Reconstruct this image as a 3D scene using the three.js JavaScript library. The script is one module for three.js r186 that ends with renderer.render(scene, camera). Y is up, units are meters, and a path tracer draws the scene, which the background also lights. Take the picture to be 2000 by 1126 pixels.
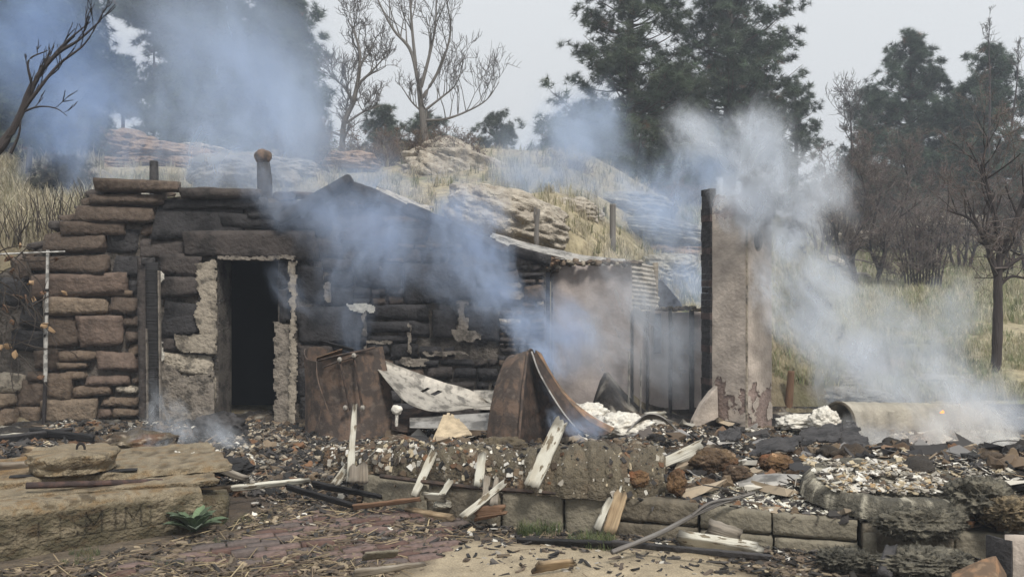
import * as THREE from 'three';
import { mergeGeometries } from 'three/addons/utils/BufferGeometryUtils.js';

// ------------------------------------------------------------------ camera, sky, sun, exposure
const scene = new THREE.Scene();
const FL = 1800;                                   // focal length in pixels of a 2000 x 1126 frame
const camera = new THREE.PerspectiveCamera(2 * Math.atan(563 / FL) * 180 / Math.PI, 16 / 9, 0.1, 600);
camera.position.set(0, 1.6, 0);
camera.lookAt(0, 1.6, -10);
scene.add(camera);
const renderer = new THREE.WebGLRenderer({ antialias: true });
renderer.toneMapping = THREE.LinearToneMapping;
renderer.toneMappingExposure = 1.25;
renderer.shadowMap.enabled = true;
{
  const W = 512, H = 256, data = new Float32Array(W * H * 4);
  for (let j = 0; j < H; j++) for (let i = 0; i < W; i++) {
    const el = ((j + 0.5) / H - 0.5) * Math.PI, az = (i + 0.5) / W * Math.PI * 2, s = Math.sin(el);
    const x = Math.cos(az) * Math.cos(el), z = Math.sin(az) * Math.cos(el);
    const soft = Math.sin(x * 3.1 + 0.4) * Math.sin(z * 2.7 + 1.3) * 0.5 + Math.sin(x * 7.3 + z * 5.1 + s * 6) * 0.3 + Math.sin(z * 11 - x * 4 + s * 9) * 0.2;
    const b = s > 0 ? 0.56 + 0.22 * Math.pow(s, 0.8) + 0.035 * soft : 0.24;
    data.set([b * 0.965, b * 1.0, b * 1.035, 1], (j * W + i) * 4);
  }
  const sky = new THREE.DataTexture(data, W, H, THREE.RGBAFormat, THREE.FloatType);
  sky.mapping = THREE.EquirectangularReflectionMapping;
  sky.magFilter = sky.minFilter = THREE.LinearFilter;
  sky.needsUpdate = true;
  scene.background = sky; scene.environment = sky;
}
const sun = new THREE.DirectionalLight(new THREE.Color(1, 0.96, 0.90), 2.5);
sun.position.set(6, 17, 3);
sun.target.position.set(0, 0, -10);
sun.castShadow = true;
sun.shadow.radius = 20;
sun.shadow.mapSize.set(2048, 2048);
Object.assign(sun.shadow.camera, { left: -30, right: 30, top: 30, bottom: -30, near: 1, far: 120 });
scene.add(sun, sun.target);
scene.fog = new THREE.FogExp2(new THREE.Color(0.80, 0.87, 0.97), 0.0032);

// ------------------------------------------------------------------ helpers
const V = (x, y, z) => new THREE.Vector3(x, y, z);
const at = (px, py, d) => V((px - 1000) / FL * d, 1.6 - (py - 563) / FL * d, -d);
const rng = (a) => () => { a = (a + 0x6d2b79f5) | 0; let t = Math.imul(a ^ (a >>> 15), 1 | a); t = (t + Math.imul(t ^ (t >>> 7), 61 | t)) ^ t; return ((t ^ (t >>> 14)) >>> 0) / 4294967296; };
const clamp = (x, a = 0, b = 1) => Math.min(b, Math.max(a, x));
const lerp = (a, b, t) => a + (b - a) * t;
const smooth = (a, b, x) => { const t = clamp((x - a) / (b - a)); return t * t * (3 - 2 * t); };
const track = (pts, x) => { if (x <= pts[0][0]) return pts[0][1]; for (let i = 1; i < pts.length; i++) if (x <= pts[i][0]) return lerp(pts[i - 1][1], pts[i][1], (x - pts[i - 1][0]) / (pts[i][0] - pts[i - 1][0])); return pts[pts.length - 1][1]; };
const PERM = (() => { const r = rng(77), p = new Uint8Array(512), a = Array.from({ length: 256 }, (_, i) => i); for (let i = 255; i > 0; i--) { const j = Math.floor(r() * (i + 1)); [a[i], a[j]] = [a[j], a[i]]; } for (let i = 0; i < 512; i++) p[i] = a[i & 255]; return p; })();
function grad(h, x, y, z) { h &= 15; const u = h < 8 ? x : y, v = h < 4 ? y : h === 12 || h === 14 ? x : z; return ((h & 1) ? -u : u) + ((h & 2) ? -v : v); }
function noise(x, y = 0, z = 0, per = 256) {       // gradient noise, about -1..1, repeating every per
  const xf = Math.floor(x), yf = Math.floor(y), zf = Math.floor(z), w = (n) => ((n % per) + per) % per;
  const X = w(xf), Y = w(yf), Z = w(zf), X1 = w(xf + 1), Y1 = w(yf + 1), Z1 = w(zf + 1);
  x -= xf; y -= yf; z -= zf;
  const f = (t) => t * t * t * (t * (t * 6 - 15) + 10), u = f(x), v = f(y), s = f(z);
  const H = (a, b, c) => PERM[PERM[PERM[a] + b] + c];
  return lerp(lerp(lerp(grad(H(X, Y, Z), x, y, z), grad(H(X1, Y, Z), x - 1, y, z), u), lerp(grad(H(X, Y1, Z), x, y - 1, z), grad(H(X1, Y1, Z), x - 1, y - 1, z), u), v),
    lerp(lerp(grad(H(X, Y, Z1), x, y, z - 1), grad(H(X1, Y, Z1), x - 1, y, z - 1), u), lerp(grad(H(X, Y1, Z1), x, y - 1, z - 1), grad(H(X1, Y1, Z1), x - 1, y - 1, z - 1), u), v), s);
}
function fbm(x, y, z, o = 4) { let s = 0, a = 0.5; for (let i = 0; i < o; i++) { s += a * noise(x, y, z); x = x * 2.03 + 7.1; y = y * 2.03 + 3.7; z = z * 2.03 + 1.9; a *= 0.5; } return s; }
function tfbm(u, v, f, o = 5, sx = 1, sy = 1) {    // tiling fbm on the unit square
  let s = 0, a = 0.5, p = f; for (let i = 0; i < o; i++) { s += a * noise(u * p * sx + i * 0, v * p * sy, i * 7.31, p * Math.max(sx, sy)); p *= 2; a *= 0.55; } return s;
}
function tex(size, fn, srgb = false) {
  const d = new Uint8Array(size * size * 4);
  for (let j = 0; j < size; j++) for (let i = 0; i < size; i++) { const c = fn((i + 0.5) / size, (j + 0.5) / size), o = (j * size + i) * 4; d[o] = clamp(c[0]) * 255; d[o + 1] = clamp(c[1]) * 255; d[o + 2] = clamp(c[2]) * 255; d[o + 3] = 255; }
  const t = new THREE.DataTexture(d, size, size); t.wrapS = t.wrapT = THREE.RepeatWrapping; t.magFilter = THREE.LinearFilter; t.minFilter = THREE.LinearMipmapLinearFilter; t.generateMipmaps = true; t.needsUpdate = true;
  if (srgb) t.colorSpace = THREE.SRGBColorSpace;
  return t;
}
const rep = (t, x, y = x) => { const c = t.clone(); c.repeat.set(x, y); c.needsUpdate = true; return c; };

// names, labels, parts
const used = new Map();
const numbered = (n) => { const k = used.get(n) || 0; used.set(n, k + 1); return k ? n + '_' + String(k).padStart(3, '0') : n; };
function tag(o, label, category, group, kind) {
  if (label) o.userData.label = label; if (category) o.userData.category = category;
  if (group) o.userData.group = group; if (kind) o.userData.kind = kind;
  return o;
}
function thing(name, label, category, p, group) {
  const g = new THREE.Group(); g.name = numbered(name); g.position.copy(p); scene.add(g);
  return tag(g, label, category, group);
}
const shade = (m) => { m.castShadow = m.receiveShadow = true; return m; };
// geometry is given in world coordinates; it is moved to the axes of its thing
function part(name, geo, mat, parent, label) {
  const off = V(0, 0, 0); for (let p = parent; p; p = p.parent) off.add(p.position);
  geo.translate(-off.x, -off.y, -off.z);
  const m = shade(new THREE.Mesh(geo, mat)); m.name = name; parent.add(m);
  if (label) m.userData.label = label;
  return m;
}
function solo(name, geo, mat, label, category, group, kind) {   // a thing that is one mesh
  geo.computeBoundingBox(); const b = geo.boundingBox, c = V((b.min.x + b.max.x) / 2, b.min.y, (b.min.z + b.max.z) / 2);
  geo.translate(-c.x, -c.y, -c.z);
  const m = shade(new THREE.Mesh(geo, mat)); m.name = numbered(name); m.position.copy(c); scene.add(m);
  return tag(m, label, category, group, kind);
}
const structure = (name, geo, mat) => { const m = shade(new THREE.Mesh(geo, mat)); m.name = name; m.userData.kind = 'structure'; scene.add(m); return m; };
function instanced(name, geo, mat, list, parent = scene) {       // list of [Matrix4, Color?]
  const m = shade(new THREE.InstancedMesh(geo, mat, list.length)); m.name = parent === scene ? numbered(name) : name; m.userData.kind = 'stuff';
  const off = V(0, 0, 0); for (let p = parent; p && p !== scene; p = p.parent) off.add(p.position);
  const t = new THREE.Matrix4().makeTranslation(-off.x, -off.y, -off.z), q = new THREE.Matrix4();
  list.forEach(([mx, c], i) => { m.setMatrixAt(i, q.multiplyMatrices(t, mx)); if (c) m.setColorAt(i, c); });
  parent.add(m); return m;
}
const _q = new THREE.Quaternion(), _e = new THREE.Euler();
const mat4 = (p, rx, ry, rz, sx, sy = sx, sz = sx) => new THREE.Matrix4().compose(p, _q.setFromEuler(_e.set(rx, ry, rz, 'YXZ')).clone(), V(sx, sy, sz));
const facing = (p, dir, roll, sx, sy = sx, sz = sx) => { const q = new THREE.Quaternion().setFromUnitVectors(V(0, 1, 0), dir); q.multiply(new THREE.Quaternion().setFromAxisAngle(V(0, 1, 0), roll)); return new THREE.Matrix4().compose(p, q, V(sx, sy, sz)); };

// shapes
function uvBox(g, s = 1, seed = 0) {               // uv in metres by the dominant direction of each face
  const n = g.index ? g.toNonIndexed() : g; const p = n.attributes.position, N = n.attributes.normal, uv = new Float32Array(p.count * 2);
  for (let i = 0; i < p.count; i += 3) {
    const ax = [0, 0, 0]; for (let k = 0; k < 3; k++) { ax[0] += Math.abs(N.getX(i + k)); ax[1] += Math.abs(N.getY(i + k)); ax[2] += Math.abs(N.getZ(i + k)); }
    const a = ax[0] > ax[1] && ax[0] > ax[2] ? 0 : ax[1] > ax[2] ? 1 : 2;
    for (let k = 0; k < 3; k++) { const x = p.getX(i + k), y = p.getY(i + k), z = p.getZ(i + k), j = (i + k) * 2; uv[j] = ((a === 0 ? z : x) + seed * 0.37) * s; uv[j + 1] = ((a === 1 ? z : y) + seed * 0.61) * s; }
  }
  n.setAttribute('uv', new THREE.BufferAttribute(uv, 2)); return n;
}
function weld(g) {                                 // smooth normals across coincident vertices
  const p = g.attributes.position, m = new Map(), ids = new Int32Array(p.count), acc = [];
  for (let i = 0; i < p.count; i++) { const k = Math.round(p.getX(i) * 5000) + ',' + Math.round(p.getY(i) * 5000) + ',' + Math.round(p.getZ(i) * 5000); if (!m.has(k)) { m.set(k, acc.length); acc.push(V(0, 0, 0)); } ids[i] = m.get(k); }
  const ix = g.index ? g.index.array : Uint32Array.from({ length: p.count }, (_, i) => i), a = V(0, 0, 0), b = V(0, 0, 0), c = V(0, 0, 0);
  for (let i = 0; i < ix.length; i += 3) { a.fromBufferAttribute(p, ix[i]); b.fromBufferAttribute(p, ix[i + 1]); c.fromBufferAttribute(p, ix[i + 2]); b.sub(a); c.sub(a); b.cross(c); for (let k = 0; k < 3; k++) acc[ids[ix[i + k]]].add(b); }
  acc.forEach((v) => v.normalize());
  const N = new Float32Array(p.count * 3); for (let i = 0; i < p.count; i++) acc[ids[i]].toArray(N, i * 3);
  g.setAttribute('normal', new THREE.BufferAttribute(N, 3)); return g;
}
function roughBox(w, h, d, { seg = [6, 4, 4], amp = 0.01, freq = 6, round = 0.15, seed = 0, squash = 1, smoothN = true, uvs = 1, jit = 0 } = {}) {
  const g = new THREE.BoxGeometry(w, h, d, ...seg), p = g.attributes.position, v = V(0, 0, 0), rj = rng(seed * 31 + 5), J = Array.from({ length: 24 }, () => (rj() - 0.5) * jit), rr = Math.min(w, h, d) * round;
  for (let i = 0; i < p.count; i++) {
    v.fromBufferAttribute(p, i);
    const c = V(clamp(v.x, -w / 2 + rr, w / 2 - rr), clamp(v.y, -h / 2 + rr, h / 2 - rr), clamp(v.z, -d / 2 + rr, d / 2 - rr)), e = v.clone().sub(c); if (e.length() > 1e-6) { e.setLength(rr); v.copy(c).add(e); }
    if (jit) { const u = v.x / w + 0.5, t = v.y / h + 0.5, s = v.z / d + 0.5; for (let k = 0; k < 8; k++) { const wt = (k & 1 ? u : 1 - u) * (k & 2 ? t : 1 - t) * (k & 4 ? s : 1 - s); v.x += J[k * 3] * wt; v.y += J[k * 3 + 1] * wt; v.z += J[k * 3 + 2] * wt; } }
    const o = v.clone().normalize(), n = fbm(v.x * freq + seed * 3.7, v.y * freq * squash + seed * 1.3, v.z * freq + seed, 4);
    v.addScaledVector(o, n * amp * 2);
    const n2 = V(noise(v.x * freq * 1.7 + 9, v.y * freq * 1.7 * squash, v.z * freq * 1.7 + seed), noise(v.y * freq * 1.7 + 4 + seed, v.z * freq * 1.7, v.x * freq * 1.7), noise(v.z * freq * 1.7 + 2, v.x * freq * 1.7 + seed, v.y * freq * 1.7 * squash)); v.addScaledVector(n2, amp * 0.6);
    p.setXYZ(i, v.x, v.y, v.z);
  }
  if (smoothN) weld(g); else g.computeVertexNormals();
  return uvBox(g, uvs, seed);
}
function tube(pts, r0, r1, sides = 6, knob = 0, seed = 0) {       // tapered tube through points
  const n = pts.length, pos = [], uv = [], ix = []; let up = V(0.3, 1, 0.2).normalize(), L = 0;
  for (let i = 0; i < n; i++) {
    const t = (i === 0 ? pts[1].clone().sub(pts[0]) : i === n - 1 ? pts[i].clone().sub(pts[i - 1]) : pts[i + 1].clone().sub(pts[i - 1])).normalize();
    const a = V(0, 0, 0).crossVectors(t, Math.abs(t.dot(up)) > 0.95 ? V(1, 0, 0.3) : up).normalize(), b = V(0, 0, 0).crossVectors(t, a);
    if (i) L += pts[i].distanceTo(pts[i - 1]);
    const r = lerp(r0, r1, i / (n - 1)) * (1 + knob * noise(i * 1.7 + seed, seed * 3.1));
    for (let k = 0; k <= sides; k++) { const w = k / sides * Math.PI * 2, c = Math.cos(w) * r * (1 + knob * 0.6 * noise(k % sides * 1.3 + seed, i * 0.7)), s = Math.sin(w) * r; pos.push(pts[i].x + a.x * c + b.x * s, pts[i].y + a.y * c + b.y * s, pts[i].z + a.z * c + b.z * s); uv.push(L, k / sides * 6.28 * Math.max(r0, 0.02)); }
  }
  const S = sides + 1;
  for (let i = 0; i < n - 1; i++) for (let k = 0; k < sides; k++) { const a = i * S + k, b = a + 1, c = a + S, e = c + 1; ix.push(a, b, c, b, e, c); }
  for (const [i, o] of [[0, 0], [n - 1, 1]]) { const c = pos.length / 3; pos.push(pts[i].x, pts[i].y, pts[i].z); uv.push(0, 0); for (let k = 0; k < sides; k++) { const a = i * S + k; o ? ix.push(a, a + 1, c) : ix.push(a + 1, a, c); } }
  const g = new THREE.BufferGeometry(); g.setAttribute('position', new THREE.Float32BufferAttribute(pos, 3)); g.setAttribute('uv', new THREE.Float32BufferAttribute(uv, 2)); g.setIndex(ix); g.computeVertexNormals(); return g;
}
function sheet(fn, nu, nv, th, keep = () => true, uvs = 1) {      // a surface fn(u, v) given thickness th, cells may be left out
  const P = [], N = [], id = (i, j) => i * (nv + 1) + j;
  for (let i = 0; i <= nu; i++) for (let j = 0; j <= nv; j++) P.push(fn(i / nu, j / nv));
  for (let i = 0; i <= nu; i++) for (let j = 0; j <= nv; j++) { const a = P[id(Math.min(i + 1, nu), j)].clone().sub(P[id(Math.max(i - 1, 0), j)]), b = P[id(i, Math.min(j + 1, nv))].clone().sub(P[id(i, Math.max(j - 1, 0))]); N.push(a.cross(b).normalize()); }
  const pos = [], uv = [], nor = [], ix = [], K = P.length;
  const lu = P[id(0, 0)].distanceTo(P[id(nu, 0)]) || 1, lv = P[id(0, 0)].distanceTo(P[id(0, nv)]) || 1;
  for (const s of [1, -1]) for (let k = 0; k < K; k++) { const q = P[k].clone().addScaledVector(N[k], s * th / 2); pos.push(q.x, q.y, q.z); nor.push(N[k].x * s, N[k].y * s, N[k].z * s); uv.push(Math.floor(k / (nv + 1)) / nu * lu * uvs, (k % (nv + 1)) / nv * lv * uvs); }
  const on = (i, j) => i >= 0 && j >= 0 && i < nu && j < nv && keep((i + 0.5) / nu, (j + 0.5) / nv, i, j);
  const quad = (a, b, c, d) => { const base = pos.length / 3, q = [a, b, c, d].map((k) => V(pos[k * 3], pos[k * 3 + 1], pos[k * 3 + 2])), n = q[1].clone().sub(q[0]).cross(q[2].clone().sub(q[0])).normalize(); q.forEach((v, k) => { pos.push(v.x, v.y, v.z); nor.push(n.x, n.y, n.z); uv.push(uv[[a, b, c, d][k] * 2], uv[[a, b, c, d][k] * 2 + 1]); }); ix.push(base, base + 1, base + 2, base, base + 2, base + 3); };
  for (let i = 0; i < nu; i++) for (let j = 0; j < nv; j++) {
    if (!on(i, j)) continue;
    const a = id(i, j), b = id(i + 1, j), c = id(i + 1, j + 1), d = id(i, j + 1);
    ix.push(a, b, c, a, c, d, a + K, c + K, b + K, a + K, d + K, c + K);
    if (!on(i, j - 1)) quad(a, a + K, b + K, b); if (!on(i + 1, j)) quad(b, b + K, c + K, c); if (!on(i, j + 1)) quad(c, c + K, d + K, d); if (!on(i - 1, j)) quad(d, d + K, a + K, a);
  }
  const g = new THREE.BufferGeometry(); g.setAttribute('position', new THREE.Float32BufferAttribute(pos, 3)); g.setAttribute('normal', new THREE.Float32BufferAttribute(nor, 3)); g.setAttribute('uv', new THREE.Float32BufferAttribute(uv, 2)); g.setIndex(ix); return g;
}
function extrude(pts, depth, bevel = 0.008) {       // polygon of [x, y] with bevelled thickness, front at z = 0
  const s = new THREE.Shape(pts.map((p) => new THREE.Vector2(p[0], p[1])));
  const g = new THREE.ExtrudeGeometry(s, { depth, bevelEnabled: bevel > 0, bevelThickness: bevel, bevelSize: bevel, bevelOffset: -bevel, bevelSegments: 1, steps: 1 });
  g.translate(0, 0, -depth); return g;
}
const curve = (pts, n) => new THREE.CatmullRomCurve3(pts).getPoints(n);
function tint(g, fn) {                              // vertex colours (linear) from position: worn spots, soil, lichen, darkened fronts and grooves
  const p = g.attributes.position, c = new Float32Array(p.count * 3);
  for (let i = 0; i < p.count; i++) { const k = fn(p.getX(i), p.getY(i), p.getZ(i)); c.set(k, i * 3); }
  g.setAttribute('color', new THREE.BufferAttribute(c, 3)); return g;
}
const col = (r, g, b) => new THREE.Color().setRGB(r, g, b);

// ------------------------------------------------------------------ procedural textures and materials
const tGrain = tex(512, (u, v) => { const n = tfbm(u, v, 6, 6), s = noise(u * 128, v * 128, 3, 128); const k = 0.74 + n * 0.55 + s * 0.10; return [k, k * 0.985, k * 0.965]; });
const tStrata = tex(512, (u, v) => { const n = tfbm(u, v, 4, 6, 1, 2), m = tfbm(u + 0.3, v + 0.1, 7, 6), s = noise(u * 128, v * 128, 4, 128), k = 0.70 + n * 0.34 + m * 0.5 + s * 0.1; return [k, k * (0.97 + m * 0.08), k * (0.93 + m * 0.12)]; });
const bGrain = tex(512, (u, v) => { const k = 0.5 + tfbm(u, v, 10, 6) * 0.75; return [k, k, k]; });
const bStrata = tex(512, (u, v) => { const k = 0.5 + tfbm(u, v, 4, 6, 1, 2) * 0.45 + tfbm(u, v, 14, 5) * 0.5; return [k, k, k]; });
const tWood = tex(512, (u, v) => { const n = tfbm(u, v, 2, 5, 1, 16), m = tfbm(u, v, 4, 4); const k = 0.78 + n * 0.5 + m * 0.22; return [k, k * (0.98 + m * 0.04), k * (0.95 + m * 0.06)]; });
const bWood = tex(512, (u, v) => { const k = 0.5 + tfbm(u, v, 2, 5, 1, 20) * 0.8; return [k, k, k]; });
const tPaint = tex(512, (u, v) => { const n = tfbm(u, v, 3, 5, 1, 8), m = tfbm(u, v, 7, 5), bare = smooth(0.10, 0.19, n * 0.75 + m * 0.6), k = 0.9 + m * 0.14, g = 0.32 + n * 0.3; return [lerp(k, g * 0.85, bare), lerp(k * 0.99, g * 0.72, bare), lerp(k * 0.95, g * 0.56, bare)]; });
const tPeel = tex(1024, (u, v) => { const n = tfbm(u, v, 3, 6), m = tfbm(u + 0.37, v + 0.11, 5, 6), f = tfbm(u, v, 24, 3), a = smooth(0.0, 0.03, n + 0.02), b = smooth(0.20, 0.23, m); let c = [lerp(0.62, 0.86, a), lerp(0.52, 0.80, a), lerp(0.46, 0.70, a)]; c = c.map((x, i) => lerp(x, [0.40, 0.30, 0.27][i], b * 0.8) * (1 + f * 0.22 + m * 0.15)); return c; });
const tRust = tex(512, (u, v) => { const n = tfbm(u, v, 5, 6) + 0.5 * tfbm(u, v, 3, 5, 4, 1), m = tfbm(u + 0.3, v + 0.7, 9, 6), a = smooth(-0.15, 0.25, n), b = smooth(0.12, 0.3, m); let c = [lerp(0.40, 0.86, a), lerp(0.37, 0.70, a), lerp(0.35, 0.58, a)]; return c.map((x, i) => lerp(x, [0.85, 0.80, 0.74][i], b * 0.5) * (1 + m * 0.3)); });
const tSoot = tex(512, (u, v) => { const n = tfbm(u, v, 3, 6), m = tfbm(u + 0.5, v + 0.2, 9, 5), a = smooth(-0.1, 0.3, n + m * 0.5), k = lerp(1, 0.35, a) * (0.85 + m * 0.4); return [k, k * 0.98, k * 0.96]; });
const tConcrete = tex(512, (u, v) => { const n = tfbm(u, v, 4, 6), s = noise(u * 90, v * 90, 8, 90), m = tfbm(u + 0.2, v + 0.6, 3, 5, 3, 1), k = 0.72 + n * 0.45 + s * 0.14 - Math.max(0, m) * 0.35; return [k, k * 0.97, k * 0.9]; });
const tPebble = tex(512, (u, v) => { const s = noise(u * 64, v * 64, 2, 64), t = noise(u * 128, v * 128, 5, 128), n = tfbm(u, v, 5, 5), k = 0.7 + s * 0.25 + t * 0.25 + n * 0.35; return [k, k * 0.97, k * 0.93]; });
function std(r, g, b, o = {}) {
  const { map, bump, bs = 0.004, rough = 0.95, metal = 0, k = 1.35, vc = false, side } = o;
  const m = new THREE.MeshStandardMaterial({ color: col(r * (map ? k : 1), g * (map ? k : 1), b * (map ? k : 1)), roughness: rough, metalness: metal, vertexColors: vc });
  if (map) m.map = map; if (bump) { m.bumpMap = bump; m.bumpScale = bs; } if (side) m.side = side;
  return m;
}
const DS = THREE.DoubleSide;
const M = {
  stoneBrown: std(0.155, 0.116, 0.085, { map: rep(tStrata, 1.6), bump: rep(bStrata, 2.2), bs: 0.02 }),
  stoneTan: std(0.185, 0.142, 0.102, { map: rep(tGrain, 1.5), bump: rep(bGrain, 2), bs: 0.02 }),
  stoneRed: std(0.138, 0.10, 0.078, { map: rep(tGrain, 1.1), bump: rep(bStrata, 1.6), bs: 0.02 }),
  stoneDim: std(0.10, 0.075, 0.058, { map: rep(tStrata, 1.8), bump: rep(bStrata, 2), bs: 0.02 }),
  stoneBurnt: std(0.062, 0.052, 0.047, { map: rep(tSoot, 0.9), bump: rep(bStrata, 1.8), bs: 0.018 }),
  stoneBlack: std(0.034, 0.032, 0.033, { map: rep(tSoot, 1.1), bump: rep(bStrata, 2), bs: 0.018 }),
  stoneLime: std(0.34, 0.30, 0.24, { map: rep(tSoot, 2.6), bump: rep(bGrain, 3), bs: 0.02 }),
  mortarTan: std(0.17, 0.12, 0.08, { map: rep(tGrain, 2), bump: rep(bGrain, 3), bs: 0.02 }),
  mortarBurnt: std(0.11, 0.096, 0.082, { map: rep(tSoot, 1.3), bump: rep(bGrain, 3), bs: 0.02 }),
  plaster: std(0.28, 0.245, 0.195, { map: rep(tSoot, 1.6), bump: rep(bGrain, 3), bs: 0.012 }),
  plasterDirty: std(0.20, 0.175, 0.145, { map: rep(tSoot, 2.2), bump: rep(bGrain, 3), bs: 0.015 }),
  plasterBare: std(0.25, 0.19, 0.165, { map: rep(tGrain, 1.2), bump: rep(bGrain, 3), bs: 0.012 }),
  plasterPink: std(0.41, 0.355, 0.305, { map: rep(tGrain, 0.7), bump: rep(bGrain, 2), bs: 0.008 }),
  plasterGrey: std(0.37, 0.325, 0.305, { map: rep(tGrain, 0.6), bump: rep(bGrain, 1.6), bs: 0.006 }),
  whiteChip: std(0.66, 0.63, 0.56, { map: rep(tGrain, 3), bump: rep(bGrain, 4), bs: 0.012 }),
  boulder: std(0.40, 0.36, 0.30, { map: rep(tStrata, 0.8), bump: rep(bStrata, 1.3), bs: 0.07 }),
  boulderRed: std(0.33, 0.235, 0.17, { map: rep(tStrata, 0.7), bump: rep(bStrata, 1.2), bs: 0.07 }),
  boulderGrey: std(0.32, 0.305, 0.26, { map: rep(tStrata, 0.9), bump: rep(bStrata, 1.3), bs: 0.06 }),
  concrete: std(0.21, 0.19, 0.15, { map: rep(tConcrete, 1.2), bump: rep(bGrain, 2.5), bs: 0.012 }),
  concreteBurnt: std(0.15, 0.13, 0.10, { map: rep(tConcrete, 1.5), bump: rep(bGrain, 2.5), bs: 0.014 }),
  stepStone: std(0.235, 0.20, 0.145, { map: rep(tPebble, 2.2), bump: rep(bGrain, 3), bs: 0.03, vc: true }),
  brickRed: std(0.11, 0.065, 0.052, { map: rep(tGrain, 4), bump: rep(bGrain, 5), bs: 0.006 }),
  brickPink: std(0.165, 0.115, 0.10, { map: rep(tGrain, 4), bump: rep(bGrain, 5), bs: 0.006 }),
  brickGrey: std(0.12, 0.095, 0.085, { map: rep(tGrain, 4), bump: rep(bGrain, 5), bs: 0.006 }),
  brickBurnt: std(0.07, 0.05, 0.045, { map: rep(tSoot, 3), bump: rep(bGrain, 4), bs: 0.006 }),
  woodWhite: std(0.62, 0.60, 0.53, { map: rep(tPaint, 1.6), bump: rep(bWood, 2), bs: 0.006, k: 1.05, vc: true }),
  woodGrey: std(0.27, 0.24, 0.20, { map: rep(tWood, 2), bump: rep(bWood, 2), bs: 0.006, vc: true }),
  woodTan: std(0.34, 0.255, 0.16, { map: rep(tWood, 2), bump: rep(bWood, 2), bs: 0.006, vc: true }),
  woodBrown: std(0.17, 0.10, 0.06, { map: rep(tWood, 2), bump: rep(bWood, 2), bs: 0.006 }),
  char: std(0.014, 0.013, 0.013, { map: rep(tSoot, 2), bump: rep(bWood, 1.5), bs: 0.012, rough: 0.8 }),
  charGrey: std(0.045, 0.042, 0.042, { map: rep(tSoot, 1.5), bump: rep(bGrain, 2), bs: 0.012, rough: 0.85 }),
  rust: std(0.138, 0.114, 0.099, { map: rep(tRust, 1.3), bump: rep(bGrain, 3), bs: 0.004, rough: 0.8, metal: 0.15 }),
  rustDark: std(0.068, 0.053, 0.045, { map: rep(tRust, 1.6), bump: rep(bGrain, 3), bs: 0.004, rough: 0.8, metal: 0.15 }),
  rustBright: std(0.24, 0.17, 0.11, { map: rep(tRust, 2), bump: rep(bGrain, 3), bs: 0.004, rough: 0.85 }),
  tinPale: std(0.38, 0.355, 0.31, { map: rep(tSoot, 2.2), bump: rep(bGrain, 1.5), bs: 0.004, rough: 0.6, metal: 0.3 }),
  tinGrey: std(0.30, 0.29, 0.27, { map: rep(tSoot, 1.5), bump: rep(bGrain, 1.5), bs: 0.003, rough: 0.6, metal: 0.3 }),
  tinBlue: std(0.13, 0.15, 0.19, { map: rep(tSoot, 1.2), rough: 0.6, metal: 0.3 }),
  pipeRust: std(0.075, 0.05, 0.045, { map: rep(tRust, 2), bump: rep(bGrain, 4), bs: 0.003, rough: 0.75, metal: 0.2 }),
  pipeWhite: std(0.46, 0.45, 0.42, { map: rep(tSoot, 3), rough: 0.6 }),
  iron: std(0.03, 0.025, 0.024, { bump: rep(bGrain, 6), bs: 0.003, rough: 0.7, metal: 0.3 }),
  bark: std(0.085, 0.068, 0.055, { map: rep(tWood, 0.8), bump: rep(bWood, 0.8), bs: 0.03 }),
  barkGrey: std(0.15, 0.14, 0.13, { map: rep(tWood, 1), bump: rep(bWood, 1), bs: 0.02 }),
  barkDark: std(0.045, 0.036, 0.034, { map: rep(tWood, 1), bump: rep(bWood, 1), bs: 0.02 }),
  twig: std(0.10, 0.075, 0.062),
  leaf: new THREE.MeshPhysicalMaterial({ color: 0xffffff, roughness: 0.9, side: DS }),
  leafSoft: new THREE.MeshPhysicalMaterial({ color: 0xffffff, roughness: 1, transmission: 0.3, thickness: 0, side: DS }),
  loose: std(1, 1, 1, { rough: 0.95 }),
  looseGrain: std(0.9, 0.9, 0.9, { map: rep(tGrain, 3), bump: rep(bGrain, 4), bs: 0.01 }),
  soil: std(1, 1, 1, { map: rep(tGrain, 1), bump: rep(bGrain, 1.2), bs: 0.05, vc: true, k: 1.35 }),
  sand: std(0.34, 0.285, 0.20, { map: rep(tPebble, 1.4), bump: rep(bGrain, 2), bs: 0.012, vc: true }),
  ashBed: std(1, 1, 1, { map: rep(tGrain, 1.6), bump: rep(bGrain, 2.2), bs: 0.05, vc: true, k: 1.35 }),
  sod: std(1, 1, 1, { map: rep(tPebble, 2), bump: rep(bGrain, 2.5), bs: 0.03, vc: true, k: 1.4 }),
  dark: std(0.008, 0.008, 0.009),
};
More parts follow.
